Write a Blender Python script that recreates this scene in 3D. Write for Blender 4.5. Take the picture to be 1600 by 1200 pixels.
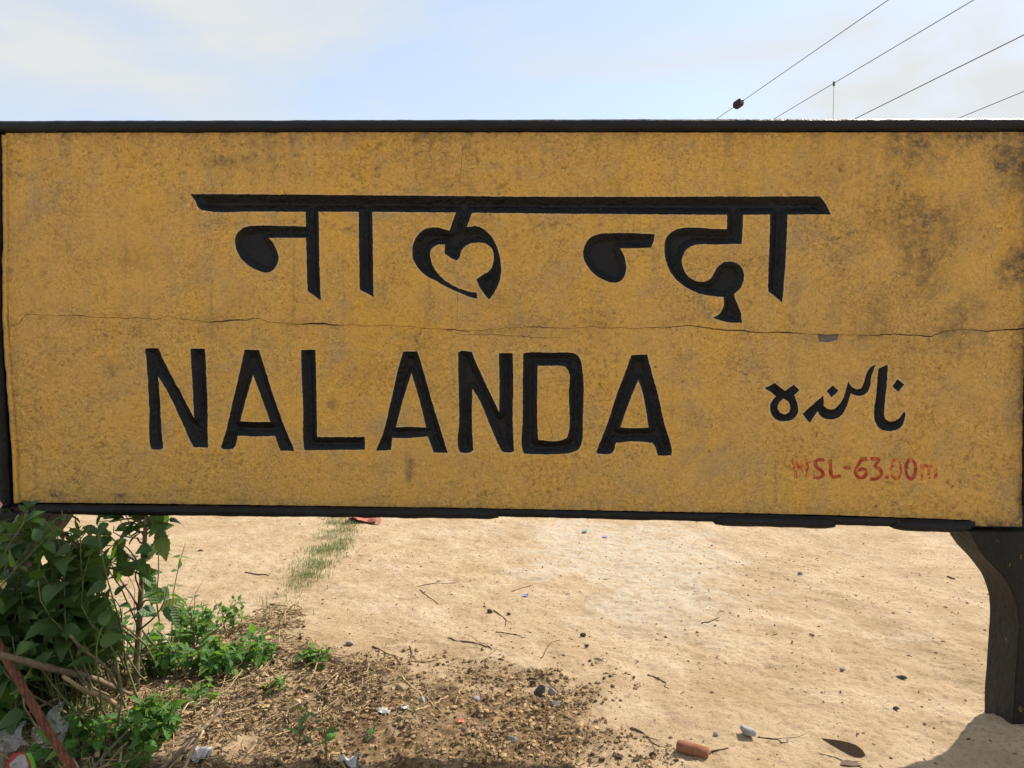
import bpy, math, random
import numpy as np
from mathutils import Vector, Matrix
from mathutils.geometry import delaunay_2d_cdt

for o in list(bpy.data.objects):
    bpy.data.objects.remove(o)
S = bpy.context.scene
COL = S.collection
rng = np.random.default_rng(11)
random.seed(11)

# ------------------------------------------------------------------ camera
ZB = 0.64                       # height of the underside of the yellow face above the ground
CAM = np.array([0.1389, -2.2651, ZB + 0.4845])
YAW, PITCH, ROLL, F = -0.0447, -0.0310, 0.0102, 1121.0
cy, sy, cp, sp = math.cos(YAW), math.sin(YAW), math.cos(PITCH), math.sin(PITCH)
fw = np.array([sy*cp, cy*cp, sp]); rt = np.array([cy, -sy, 0.0]); up = np.cross(rt, fw)
cr, sr = math.cos(ROLL), math.sin(ROLL)
rt, up = cr*rt + sr*up, -sr*rt + cr*up
cd = bpy.data.cameras.new('camera'); cam = bpy.data.objects.new('camera', cd); COL.objects.link(cam)
cam.matrix_world = Matrix(((rt[0], up[0], -fw[0], CAM[0]), (rt[1], up[1], -fw[1], CAM[1]),
                           (rt[2], up[2], -fw[2], CAM[2]), (0, 0, 0, 1)))
cd.sensor_width = 36.0; cd.lens = 36.0*F/1600.0; cd.clip_start = 0.05; cd.clip_end = 3000
S.camera = cam

# ------------------------------------------------------------------ world, sun, exposure
SUN_AZ, SUN_EL = math.radians(47), math.radians(44.5)      # azimuth clockwise from +Y (away from the camera)
w = bpy.data.worlds.new('World'); S.world = w; w.use_nodes = True
nt = w.node_tree; nt.nodes.clear()
def wn(t, **k):
    n = nt.nodes.new(t)
    for a, b in k.items(): setattr(n, a, b)
    return n
sky = wn('ShaderNodeTexSky', sky_type='NISHITA', sun_disc=False)
sky.sun_elevation = SUN_EL; sky.sun_rotation = SUN_AZ
sky.air_density = 0.95; sky.dust_density = 0.4; sky.ozone_density = 0.6; sky.altitude = 60
tc = wn('ShaderNodeTexCoord')
mp = wn('ShaderNodeMapping'); mp.inputs['Scale'].default_value = (1.0, 1.0, 2.6); mp.inputs['Rotation'].default_value = (0, 0.3, 0.5)
mp.inputs['Location'].default_value = (1.3, 0.4, 0.2)
n1 = wn('ShaderNodeTexNoise'); n1.inputs['Scale'].default_value = 2.3; n1.inputs['Detail'].default_value = 7; n1.inputs['Roughness'].default_value = 0.52
n1.inputs['Distortion'].default_value = 0.35
rp = wn('ShaderNodeValToRGB'); rp.color_ramp.elements[0].position = 0.43; rp.color_ramp.elements[1].position = 0.64
rp.color_ramp.elements[0].color = (0.50, 0.50, 0.50, 1); rp.color_ramp.elements[1].color = (1, 1, 1, 1)
mx = wn('ShaderNodeMix', data_type='RGBA')
mx.inputs['B'].default_value = (3.32, 3.42, 3.42, 1)        # thin white cloud, about as bright as the hazy sky around it
bg = wn('ShaderNodeBackground'); bg.inputs['Strength'].default_value = 0.14
wo = wn('ShaderNodeOutputWorld')
L = nt.links.new
L(tc.outputs['Generated'], mp.inputs['Vector']); L(mp.outputs['Vector'], n1.inputs['Vector'])
L(n1.outputs['Fac'], rp.inputs['Fac']); L(rp.outputs['Color'], mx.inputs['Factor'])
L(sky.outputs['Color'], mx.inputs['A']); L(mx.outputs['Result'], bg.inputs['Color']); L(bg.outputs['Background'], wo.inputs['Surface'])

sl = bpy.data.lights.new('sun', 'SUN'); sl.energy = 4.6; sl.angle = math.radians(0.8); sl.color = (1.0, 0.93, 0.82)
so = bpy.data.objects.new('sun', sl); COL.objects.link(so)
sd = Vector((math.sin(SUN_AZ)*math.cos(SUN_EL), math.cos(SUN_AZ)*math.cos(SUN_EL), math.sin(SUN_EL)))
so.rotation_euler = sd.to_track_quat('Z', 'Y').to_euler(); so.location = (6, 6, 9)
S.view_settings.view_transform = 'Standard'; S.view_settings.look = 'None'
S.view_settings.exposure = 0.76; S.view_settings.gamma = 1.0; S.view_settings.use_curve_mapping = False
S.render.engine = 'CYCLES'; S.cycles.max_bounces = 6; S.cycles.diffuse_bounces = 3; S.cycles.transparent_max_bounces = 6

# ------------------------------------------------------------------ helpers
def ray(px, py):
    return fw + rt*((px - 800.0)/F) - up*((py - 600.0)/F)
def onY(px, py, Y=0.0):
    d = ray(px, py); return CAM + d*((Y - CAM[1])/d[1])
def onZ(px, py, Z=0.0):
    d = ray(px, py); return CAM + d*((Z - CAM[2])/d[2])
def to_px(P):
    q = np.asarray(P, float) - CAM
    zc = q@fw
    return 800 + F*(q@rt)/zc, 600 - F*(q@up)/zc

def h2(ix, iy, s):
    n = (ix.astype(np.int64)*374761393 + iy.astype(np.int64)*668265263 + s*974711) & 0x7fffffff
    n = ((n ^ (n >> 13))*1274126177) & 0x7fffffff
    n = ((n ^ (n >> 16))*60493) & 0x7fffffff
    return (n & 0xffff)/65535.0
def vnoise(x, y, s=0):
    x = np.asarray(x, float); y = np.asarray(y, float)
    ix = np.floor(x); iy = np.floor(y); fx = x - ix; fy = y - iy
    fx = fx*fx*(3 - 2*fx); fy = fy*fy*(3 - 2*fy)
    a = h2(ix, iy, s); b = h2(ix+1, iy, s); c = h2(ix, iy+1, s); d = h2(ix+1, iy+1, s)
    return (a*(1-fx) + b*fx)*(1-fy) + (c*(1-fx) + d*fx)*fy
def fbm(x, y, s=0, o=4):
    t = 0; a = 0.5; n = 0
    for k in range(o):
        t = t + a*vnoise(x, y, s + k*7); n += a; a *= 0.5; x = np.asarray(x)*2.03 + 11.3; y = np.asarray(y)*2.03 + 5.1
    return t/n*2 - 1                                   # about -1..1
def sstep(a, b, v):
    t = np.clip((v - a)/(b - a), 0, 1); return t*t*(3 - 2*t)
def inside(poly, P):
    poly = np.asarray(poly, float); P = np.asarray(P, float)
    r = np.zeros(len(P), bool)
    lo, hi = poly.min(0), poly.max(0)
    idx = np.where((P[:, 0] >= lo[0]) & (P[:, 0] <= hi[0]) & (P[:, 1] >= lo[1]) & (P[:, 1] <= hi[1]))[0]
    if len(idx) == 0: return r
    x, y = P[idx, 0], P[idx, 1]; c = np.zeros(len(idx), bool)
    j = len(poly) - 1
    for i in range(len(poly)):
        xi, yi = poly[i]; xj, yj = poly[j]
        if yi != yj:
            c ^= ((yi > y) != (yj > y)) & (x < (xj - xi)*(y - yi)/(yj - yi) + xi)
        j = i
    r[idx] = c
    return r
def segdist(P, A, B):
    """distance from every point P to the nearest of the segments A-B"""
    out = np.full(len(P), 1e9)
    d = B - A; l2 = (d**2).sum(1) + 1e-18
    for s in range(0, len(P), 1500):
        p = P[s:s+1500, None, :]
        t = np.clip(((p - A[None])*d[None]).sum(2)/l2[None], 0, 1)
        q = A[None] + d[None]*t[..., None]
        out[s:s+1500] = np.sqrt(((p - q)**2).sum(2).min(1))
    return out

def mesh(name, V, Fc, smooth=True):
    m = bpy.data.meshes.new(name)
    V = np.asarray(V, float)
    m.from_pydata(V.tolist(), [], [list(map(int, f)) for f in Fc] if not isinstance(Fc, np.ndarray) else Fc.tolist())
    if smooth: m.polygons.foreach_set('use_smooth', np.ones(len(m.polygons), bool))
    m.update()
    return m
def obj(name, m, mat=None, parent=None, loc=None):
    o = bpy.data.objects.new(name, m); COL.objects.link(o)
    if mat is not None and len(m.materials) == 0: m.materials.append(mat)
    if parent is not None: o.parent = parent
    if loc is not None: o.location = loc
    return o
def tag(o, label=None, cat=None, group=None, kind=None):
    if label: o['label'] = label
    if cat: o['category'] = cat
    if group: o['group'] = group
    if kind: o['kind'] = kind
    return o
def thing(name, loc, label, cat, group=None):
    o = bpy.data.objects.new(name, None); COL.objects.link(o); o.location = tuple(loc); o.empty_display_size = 0.05
    return tag(o, label, cat, group)

class Geo:
    def __init__(s): s.V = []; s.F = []; s.n = 0
    def add(s, V, Fc):
        V = np.asarray(V, float); s.V.append(V)
        for f in Fc: s.F.append([int(i) + s.n for i in f])
        s.n += len(V); return s
    def build(s, name, mat, parent=None, off=(0, 0, 0), smooth=True):
        V = np.concatenate(s.V) - np.asarray(off, float)
        return obj(name, mesh(name, V, s.F, smooth), mat, parent)
def tube(P, R, n=8, cap=True):
    P = np.asarray(P, float); R = np.broadcast_to(np.asarray(R, float), (len(P),))
    T = np.gradient(P, axis=0); T /= np.linalg.norm(T, axis=1)[:, None] + 1e-12
    a = np.array([0, 0, 1.0]) if abs(T[0, 2]) < 0.9 else np.array([1.0, 0, 0])
    V = []; Fc = []
    u = np.cross(T[0], a); u /= np.linalg.norm(u)
    for i in range(len(P)):
        u = u - T[i]*(u@T[i]); u /= np.linalg.norm(u) + 1e-12
        v = np.cross(T[i], u)
        for k in range(n):
            an = 2*math.pi*k/n
            V.append(P[i] + R[i]*(u*math.cos(an) + v*math.sin(an)))
    for i in range(len(P) - 1):
        for k in range(n):
            a0 = i*n + k; b0 = i*n + (k+1) % n
            Fc.append((a0, b0, b0 + n, a0 + n))
    if cap:
        Fc.append(tuple(range(n))[::-1]); Fc.append(tuple(range((len(P)-1)*n, len(P)*n)))
    return np.array(V), Fc
def bend(a, b, n=8, amp=0.01, seed=0, sag=0):
    """a wandering path from a to b"""
    r = np.random.default_rng(seed); a = np.asarray(a, float); b = np.asarray(b, float)
    t = np.linspace(0, 1, n)[:, None]; P = a + (b - a)*t
    for k in (1, 2, 3):
        P = P + np.sin(t*math.pi*k)*r.normal(0, amp/k, 3)
    P[:, 2] -= sag*np.sin(t[:, 0]*math.pi)
    return P
ICO = None
def ico():
    global ICO
    if ICO is None:
        import bmesh
        b = bmesh.new(); bmesh.ops.create_icosphere(b, subdivisions=1, radius=1); b.verts.ensure_lookup_table()
        V0 = np.array([v.co[:] for v in b.verts]); F0 = [[v.index for v in f.verts] for f in b.faces]; b.free()
        b = bmesh.new(); bmesh.ops.create_icosphere(b, subdivisions=3, radius=1); b.verts.ensure_lookup_table()
        V1 = np.array([v.co[:] for v in b.verts]); F1 = [[v.index for v in f.verts] for f in b.faces]; b.free()
        ICO = (V0, F0, V1, F1)
    return ICO
def rock(size, seed, fine=True, cut=5):
    """an angular stone: a ball cut flat by random planes"""
    V = ico()[2 if fine else 0].copy(); r = np.random.default_rng(seed)
    for k in range(cut):
        n = r.normal(size=3); n /= np.linalg.norm(n); d = r.uniform(0.45, 0.85)
        e = V@n - d; V = V - np.where(e > 0, e, 0)[:, None]*n
    V = V*np.asarray(size, float)
    V = V*(1 + 0.05*fbm(V[:, 0]*60, V[:, 1]*60 + V[:, 2]*47, seed, 2))[:, None]
    return V, ico()[3 if fine else 1]

# ------------------------------------------------------------------ materials
class M:
    def __init__(s, name):
        s.m = bpy.data.materials.new(name); s.m.use_nodes = True; s.t = s.m.node_tree; s.t.nodes.clear()
        s.out = s.n('ShaderNodeOutputMaterial'); s.b = s.n('ShaderNodeBsdfPrincipled'); s.l(s.b.outputs[0], s.out.inputs['Surface'])
        s.tc = s.n('ShaderNodeTexCoord')
    def n(s, t, **k):
        n = s.t.nodes.new(t)
        for a, b in k.items(): setattr(n, a, b)
        return n
    def l(s, a, b): s.t.links.new(a, b)
    def vec(s, scale=(1, 1, 1), loc=(0, 0, 0), rot=(0, 0, 0), src='Object'):
        p = s.n('ShaderNodeMapping'); p.inputs['Scale'].default_value = scale; p.inputs['Location'].default_value = loc; p.inputs['Rotation'].default_value = rot
        s.l(s.tc.outputs[src], p.inputs['Vector']); return p.outputs[0]
    def noise(s, scale, detail=4, rough=0.55, dist=0.0, v=None):
        n = s.n('ShaderNodeTexNoise'); n.inputs['Scale'].default_value = scale; n.inputs['Detail'].default_value = detail
        n.inputs['Roughness'].default_value = rough; n.inputs['Distortion'].default_value = dist
        s.l(v if v is not None else s.tc.outputs['Object'], n.inputs['Vector']); return n.outputs['Fac']
    def voro(s, scale, feature='F1', v=None, rand=1.0):
        n = s.n('ShaderNodeTexVoronoi', feature=feature); n.inputs['Scale'].default_value = scale; n.inputs['Randomness'].default_value = rand
        s.l(v if v is not None else s.tc.outputs['Object'], n.inputs['Vector']); return n.outputs['Distance']
    def ramp(s, f, stops):
        r = s.n('ShaderNodeValToRGB'); e = r.color_ramp.elements
        while len(e) < len(stops): e.new(0.5)
        for q, (p, c) in zip(e, stops):
            q.position = p; q.color = (c, c, c, 1) if not hasattr(c, '__len__') else (*c, 1)
        s.l(f, r.inputs['Fac']); return r.outputs['Color']
    def mix(s, f, a, b, mode='MIX'):
        n = s.n('ShaderNodeMix', data_type='RGBA', blend_type=mode)
        for v, k in ((f, 'Factor'), (a, 'A'), (b, 'B')):
            i = n.inputs[k]
            if isinstance(v, (int, float)):
                i.default_value = v if k == 'Factor' else (v, v, v, 1)
            elif isinstance(v, tuple): i.default_value = (*v, 1)
            else: s.l(v, i)
        return n.outputs['Result']
    def math(s, op, a, b=None):
        n = s.n('ShaderNodeMath', operation=op)
        for v, i in ((a, 0), (b, 1)):
            if v is None: continue
            if isinstance(v, (int, float)): n.inputs[i].default_value = v
            else: s.l(v, n.inputs[i])
        return n.outputs[0]
    def attr(s, name):
        n = s.n('ShaderNodeAttribute', attribute_name=name); return n.outputs['Fac']
    def rand(s): return s.n('ShaderNodeObjectInfo').outputs['Random']
    def fin(s, col, rough=0.8, bump=None, bstr=0.5, bdist=0.002, spec=0.3):
        if isinstance(col, tuple): s.b.inputs['Base Color'].default_value = (*col, 1)
        else: s.l(col, s.b.inputs['Base Color'])
        if isinstance(rough, (int, float)): s.b.inputs['Roughness'].default_value = rough
        else: s.l(rough, s.b.inputs['Roughness'])
        s.b.inputs['Specular IOR Level'].default_value = spec
        if bump is not None:
            b = s.n('ShaderNodeBump'); b.inputs['Strength'].default_value = bstr; b.inputs['Distance'].default_value = bdist
            s.l(bump, b.inputs['Height']); s.l(b.outputs[0], s.b.inputs['Normal'])
        return s.m

def m_yellow():
    k = M('yellow_paint')
    big = k.noise(1.7, 6, 0.6, 0.4, k.vec((1, 1, 0.8)))
    streak = k.noise(3.0, 6, 0.66, 0.2, k.vec((4.2, 1, 0.45)))
    mid = k.noise(9, 7, 0.7, 0.3)
    c = k.ramp(big, [(0.30, (0.66, 0.405, 0.118)), (0.48, (0.72, 0.425, 0.102)), (0.62, (0.77, 0.435, 0.080)), (0.78, (0.68, 0.415, 0.12))])
    c = k.mix(k.ramp(streak, [(0.52, 0.0), (0.70, 0.75)]), c, (0.78, 0.435, 0.062))
    c = k.mix(k.ramp(mid, [(0.50, 0.0), (0.66, 0.60)]), c, (0.52, 0.345, 0.145))
    st = k.noise(4.2, 7, 0.70, 0.6, k.vec((1, 1, 1), (3.1, 0, 7.7)))
    c = k.mix(k.ramp(st, [(0.54, 0.0), (0.68, 0.60)]), c, (0.40, 0.30, 0.185))
    dr = k.noise(5.0, 6, 0.62, 0.0, k.vec((6.5, 1, 0.32), (4.4, 0, 1.3)))
    c = k.mix(k.ramp(dr, [(0.57, 0.0), (0.70, 0.42)]), c, (0.36, 0.255, 0.13))             # soft rain streaks           # grey weather stains
    gri = k.math('MULTIPLY', k.attr('grime'), k.ramp(k.noise(38, 6, 0.72, 0.4), [(0.36, 0.25), (0.60, 1.35)]))
    c = k.mix(gri, c, (0.16, 0.115, 0.065))
    # crinkled, alligatored paint film: relief, with dirt and painted-in shade in the wrinkles
    wr = k.noise(105, 5, 0.68, 1.1); w2 = k.noise(36, 4, 0.62, 1.6)
    where = k.ramp(k.noise(3.3, 6, 0.70, 0.3, k.vec((1, 1, 1), (9, 0, 2))), [(0.36, 0.22), (0.60, 1.0)])
    cav = k.ramp(wr, [(0.33, 1.0), (0.50, 0.0)])
    c = k.mix(k.math('MULTIPLY', k.math('MULTIPLY', cav, where), 0.80), c, (0.19, 0.115, 0.04))
    c = k.mix(k.math('MULTIPLY', k.attr('hollow'), k.ramp(k.noise(8, 4, 0.65), [(0.42, 0.15), (0.62, 0.75)])), c, (0.17, 0.105, 0.04))       # darker brown in the pits
    # wrinkle lines: thin curved creases where the second noise crosses its middle value
    cr_ = k.ramp(k.math('ABSOLUTE', k.math('SUBTRACT', w2, 0.5)), [(0.0, 1.0), (0.022, 0.0)])
    ck = k.math('MULTIPLY', cr_, k.ramp(k.noise(6, 4, 0.6, 0.0, k.vec((1, 1, 1), (2, 0, 5))), [(0.50, 0.0), (0.62, 0.75)]))
    c = k.mix(ck, c, (0.13, 0.08, 0.03))
    c = k.mix(k.math('MULTIPLY', k.attr('rim'), k.ramp(k.noise(24, 5, 0.7), [(0.38, 0.1), (0.58, 0.8)])), c, (0.70, 0.55, 0.33))   # lit edges of the cut letters, painted in as a pale worn rim
    spk = k.ramp(k.noise(46, 3, 0.55, 0, k.vec((1, 1, 1), (1.7, 0, 4.4))), [(0.25, 0.8), (0.31, 0.0)])
    c = k.mix(spk, c, (0.07, 0.05, 0.03))
    hi = k.ramp(wr, [(0.54, 0.0), (0.70, 0.6)])
    c = k.mix(k.math('MULTIPLY', hi, where), c, (0.80, 0.54, 0.20))
    h = k.math('ADD', wr, k.math('MULTIPLY', w2, 0.7))
    return k.fin(c, 0.6, h, 1.0, 0.008, 0.30)
def m_black():
    k = M('black_paint')
    n = k.noise(60, 5, 0.65, 0.3); d = k.noise(7, 5, 0.6)
    c = k.ramp(d, [(0.35, (0.0035, 0.0035, 0.0045)), (0.6, (0.0065, 0.0065, 0.0075)), (0.8, (0.018, 0.016, 0.015))])
    c = k.mix(k.ramp(k.noise(85, 2, 0.5, 0, k.vec((1, 1, 1), (5, 1, 2))), [(0.77, 0.0), (0.80, 0.7)]), c, (0.24, 0.18, 0.10))
    c = k.mix(k.ramp(k.noise(22, 5, 0.7, 0.3, k.vec((1, 1, 1), (8, 3, 1))), [(0.68, 0.0), (0.76, 0.5)]), c, (0.06, 0.05, 0.038))     # thin, dusty places
    return k.fin(c, 0.48, n, 0.9, 0.006, 0.27)
def m_leg():
    k = M('weathered_black_paint')
    n = k.noise(35, 6, 0.65, 0.3); d = k.noise(5, 5, 0.6, 0.2, k.vec((1, 1, 0.4)))
    c = k.ramp(d, [(0.3, (0.005, 0.0048, 0.0045)), (0.52, (0.012, 0.0105, 0.009)), (0.72, (0.045, 0.034, 0.026))])
    c = k.mix(k.ramp(k.noise(55, 3, 0.5, 0, k.vec((1, 1, 1), (5, 1, 2))), [(0.70, 0.0), (0.75, 0.7)]), c, (0.26, 0.17, 0.05))
    return k.fin(c, 0.6, n, 1.0, 0.012, 0.26)
def simple(name, stops, scale=20, rough=0.8, bump=0.5, bd=0.002, bs=60, spec=0.3, rnd=0.0):
    k = M(name)
    c = k.ramp(k.noise(scale, 5, 0.6, 0.3), stops)
    if rnd:
        c = k.mix(1.0, c, k.ramp(k.rand(), [(0, 1 - rnd), (1, 1 + rnd)]), 'MULTIPLY')
    return k.fin(c, rough, k.noise(bs, 4, 0.6), bump, bd, spec)
def m_red(faded):
    k = M('faded_red_paint' if faded else 'red_paint')
    n = k.noise(70, 4, 0.65, 0.5)
    a, b = ((0.34, 0.035, 0.02), (0.68, 0.33, 0.06)) if faded else ((0.28, 0.022, 0.018), (0.58, 0.20, 0.04))
    c = k.ramp(n, [(0.42, a), (0.53 if faded else 0.62, tuple((x + y)/2 for x, y in zip(a, b))), (0.66 if faded else 0.78, b)])
    return k.fin(c, 0.6, k.noise(95, 5, 0.62, 0.9), 0.6, 0.003, 0.25)
def m_ground():
    k = M('sandy_earth')
    big = k.noise(1.1, 6, 0.6, 0.4); mid = k.noise(6, 6, 0.66, 0.3); fine = k.noise(60, 5, 0.7); grain = k.noise(420, 3, 0.7)
    c = k.ramp(big, [(0.32, (0.40, 0.285, 0.168)), (0.5, (0.45, 0.328, 0.20)), (0.68, (0.49, 0.365, 0.235))])
    pk = k.noise(2.6, 5, 0.6, 0.5, k.vec((1, 1, 1), (4, 2, 0)))
    c = k.mix(k.ramp(pk, [(0.50, 0.0), (0.62, 0.8)]), c, (0.525, 0.40, 0.268))               # pale trodden patches
    c = k.mix(k.ramp(pk, [(0.34, 0.6), (0.44, 0.0)]), c, (0.335, 0.22, 0.115))              # loose, browner sand
    c = k.mix(k.ramp(mid, [(0.45, 0.0), (0.66, 0.65)]), c, (0.345, 0.232, 0.125))
    c = k.mix(k.ramp(fine, [(0.32, 0.75), (0.48, 0.0)]), c, (0.22, 0.142, 0.075))
    c = k.mix(k.ramp(grain, [(0.58, 0.0), (0.70, 0.6)]), c, (0.60, 0.48, 0.335))
    c = k.mix(k.ramp(grain, [(0.30, 0.7), (0.42, 0.0)]), c, (0.17, 0.11, 0.06))
    cem = k.math('MULTIPLY', k.attr('cement'), k.ramp(k.noise(14, 6, 0.7, 0.3), [(0.38, 0.1), (0.54, 0.9)]))
    c = k.mix(cem, c, (0.47, 0.395, 0.30))                                                  # bare cement showing through
    soil = k.ramp(k.noise(30, 6, 0.7, 0.2), [(0.34, (0.05, 0.030, 0.015)), (0.50, (0.165, 0.10, 0.047)), (0.66, (0.34, 0.22, 0.11))])
    c = k.mix(k.math('MULTIPLY', k.attr('soil'), k.ramp(k.noise(11, 6, 0.7, 0.3), [(0.36, 0.62), (0.56, 1.0)])), c, soil)
    h = k.math('ADD', k.math('MULTIPLY', fine, 0.8), k.math('MULTIPLY', grain, 0.35))
    h = k.math('ADD', h, mid)
    return k.fin(c, 0.95, h, 1.0, 0.010, 0.12)
def m_leaf(name, dark, light, trans, tfac=0.32, veins=True):
    k = M(name)
    r = k.rand()
    c = k.mix(r, dark, light)
    c = k.mix(k.ramp(r, [(0.86, 0.0), (0.97, 0.65)]), c, (light[0]*2.6, light[1]*1.45, light[2]*1.1))     # a few yellowing leaves
    c = k.mix(k.ramp(k.noise(35, 4, 0.6), [(0.42, 0.0), (0.75, 0.45)]), c, tuple(x*0.6 for x in dark))
    sx = k.n('ShaderNodeSeparateXYZ'); k.l(k.tc.outputs['Object'], sx.inputs[0])
    axx = k.math('ABSOLUTE', sx.outputs['X'])
    vein = k.math('SINE', k.math('MULTIPLY', k.math('SUBTRACT', sx.outputs['Y'], k.math('MULTIPLY', axx, 0.75)), 48.0))
    vl = k.ramp(vein, [(0.80, 0.0), (0.98, 0.45)]) if veins else 0.0
    mid = k.ramp(axx, [(0.008, 0.7), (0.022, 0.0)]) if veins else 0.0
    if veins:
        c = k.mix(vl, c, light); c = k.mix(mid, c, tuple(min(1, x*1.9) for x in light))
    m = k.fin(c, 0.5, vein if veins else k.noise(160, 3, 0.6), 0.5, 0.0012, 0.35)
    t = k.n('ShaderNodeBsdfTranslucent'); t.inputs['Color'].default_value = (*trans, 1)
    x = k.n('ShaderNodeMixShader'); x.inputs[0].default_value = tfac
    k.l(k.b.outputs[0], x.inputs[1]); k.l(t.outputs[0], x.inputs[2]); k.l(x.outputs[0], k.out.inputs['Surface'])
    return m

YEL, BLK, LEG = m_yellow(), m_black(), m_leg()
RED, REDF = m_red(False), m_red(True)
CRK = simple('dark_crack', [(0.3, (0.035, 0.022, 0.011)), (0.7, (0.13, 0.08, 0.035))], 30)  # dark brown colour for the cracks in the face
CONC = simple('bare_concrete', [(0.3, (0.10, 0.085, 0.07)), (0.7, (0.22, 0.19, 0.16))], 40, 0.9, 0.8, 0.004)
GND = m_ground()
LEAF = m_leaf('shrub_leaf', (0.034, 0.074, 0.020), (0.080, 0.142, 0.032), (0.16, 0.30, 0.03), 0.28)
HERB = m_leaf('herb_leaf', (0.042, 0.125, 0.022), (0.085, 0.20, 0.035), (0.22, 0.42, 0.04), 0.35)
GRASS = m_leaf('grass_blade', (0.12, 0.165, 0.045), (0.21, 0.24, 0.08), (0.25, 0.30, 0.08), 0.25, False)
STEM = simple('grey_brown_bark', [(0.3, (0.10, 0.072, 0.045)), (0.7, (0.23, 0.17, 0.11))], 60, 0.8)
GSTEM = simple('green_stem', [(0.3, (0.07, 0.10, 0.03)), (0.7, (0.16, 0.17, 0.06))], 60, 0.7)
DRY = simple('dry_stalk', [(0.25, (0.20, 0.13, 0.065)), (0.5, (0.34, 0.235, 0.125)), (0.75, (0.47, 0.36, 0.21))], 25, 0.8, rnd=0.3)
TWIG = simple('dark_twig', [(0.3, (0.06, 0.036, 0.02)), (0.7, (0.16, 0.10, 0.055))], 60, 0.85)
LITTER = simple('leaf_litter', [(0.34, (0.045, 0.027, 0.014)), (0.48, (0.17, 0.105, 0.05)), (0.60, (0.36, 0.245, 0.125)), (0.72, (0.50, 0.39, 0.24))], 45, 0.85)
CLOD = simple('earth_clods', [(0.34, (0.045, 0.027, 0.014)), (0.47, (0.20, 0.125, 0.06)), (0.60, (0.42, 0.285, 0.15))], 38, 0.95, 0.8, 0.003)
PEB = simple('sand_pebbles', [(0.3, (0.13, 0.085, 0.05)), (0.5, (0.33, 0.225, 0.13)), (0.72, (0.48, 0.37, 0.25))], 16, 0.9)
GREY = simple('grey_stone', [(0.3, (0.16, 0.15, 0.145)), (0.7, (0.38, 0.36, 0.34))], 70, 0.85, 0.7)
DARKST = simple('dark_stone', [(0.3, (0.035, 0.03, 0.026)), (0.7, (0.11, 0.095, 0.08))], 70, 0.85, 0.7)
BRICK = simple('red_brick', [(0.3, (0.20, 0.075, 0.04)), (0.7, (0.31, 0.13, 0.07))], 70, 0.9, 0.8, 0.003)
RUST = simple('rusty_wire', [(0.3, (0.055, 0.02, 0.011)), (0.55, (0.14, 0.048, 0.022)), (0.75, (0.25, 0.10, 0.05))], 45, 0.75, 0.7)
WIRE = simple('grey_wire', [(0.3, (0.07, 0.07, 0.075)), (0.7, (0.11, 0.11, 0.115))], 5, 0.6)
PORC = simple('brown_glaze', [(0.3, (0.016, 0.013, 0.012)), (0.7, (0.03, 0.024, 0.02))], 9, 0.3, 0.2)
CLOTH = simple('faded_red_cloth', [(0.3, (0.34, 0.10, 0.07)), (0.7, (0.47, 0.17, 0.12))], 40, 0.9, 0.7, 0.003)
DLEAF = simple('dry_brown_leaf', [(0.3, (0.06, 0.036, 0.019)), (0.7, (0.15, 0.085, 0.045))], 50, 0.7, 0.6)
WHITE = simple('dirty_white_plastic', [(0.3, (0.26, 0.245, 0.225)), (0.7, (0.50, 0.49, 0.475))], 30, 0.5, 0.5)
GREEN = simple('green_plastic', [(0.3, (0.01, 0.22, 0.13)), (0.7, (0.02, 0.33, 0.20))], 30, 0.4)
BLUE = simple('blue_plastic', [(0.3, (0.16, 0.22, 0.50)), (0.7, (0.30, 0.36, 0.62))], 30, 0.4)
ORNG = simple('orange_plastic', [(0.3, (0.45, 0.07, 0.03)), (0.7, (0.55, 0.14, 0.05))], 30, 0.4)
PRED = simple('red_print', [(0.3, (0.33, 0.035, 0.03)), (0.7, (0.50, 0.08, 0.06))], 30, 0.35)
PGRN = simple('green_print', [(0.3, (0.10, 0.34, 0.03)), (0.7, (0.18, 0.45, 0.05))], 30, 0.35)
PYEL = simple('yellow_print', [(0.3, (0.50, 0.36, 0.12)), (0.7, (0.58, 0.47, 0.24))], 30, 0.5)
FLOW = simple('cream_petal', [(0.3, (0.62, 0.42, 0.16)), (0.7, (0.72, 0.52, 0.30))], 60, 0.6)
PINK = simple('pink_petal', [(0.3, (0.62, 0.30, 0.38)), (0.7, (0.75, 0.48, 0.52))], 60, 0.6)
def m_film():
    k = M('clear_plastic_film')
    k.fin(k.ramp(k.noise(12, 5, 0.6), [(0.3, (0.30, 0.28, 0.25)), (0.7, (0.50, 0.48, 0.45))]), 0.22, k.noise(25, 4, 0.6, 0.8), 0.9, 0.01, 0.6)
    t = k.n('ShaderNodeBsdfTransparent'); x = k.n('ShaderNodeMixShader'); x.inputs[0].default_value = 0.42
    k.l(t.outputs[0], x.inputs[1]); k.l(k.b.outputs[0], x.inputs[2]); k.l(x.outputs[0], k.out.inputs['Surface'])
    return k.m
FILM = m_film()

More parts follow.
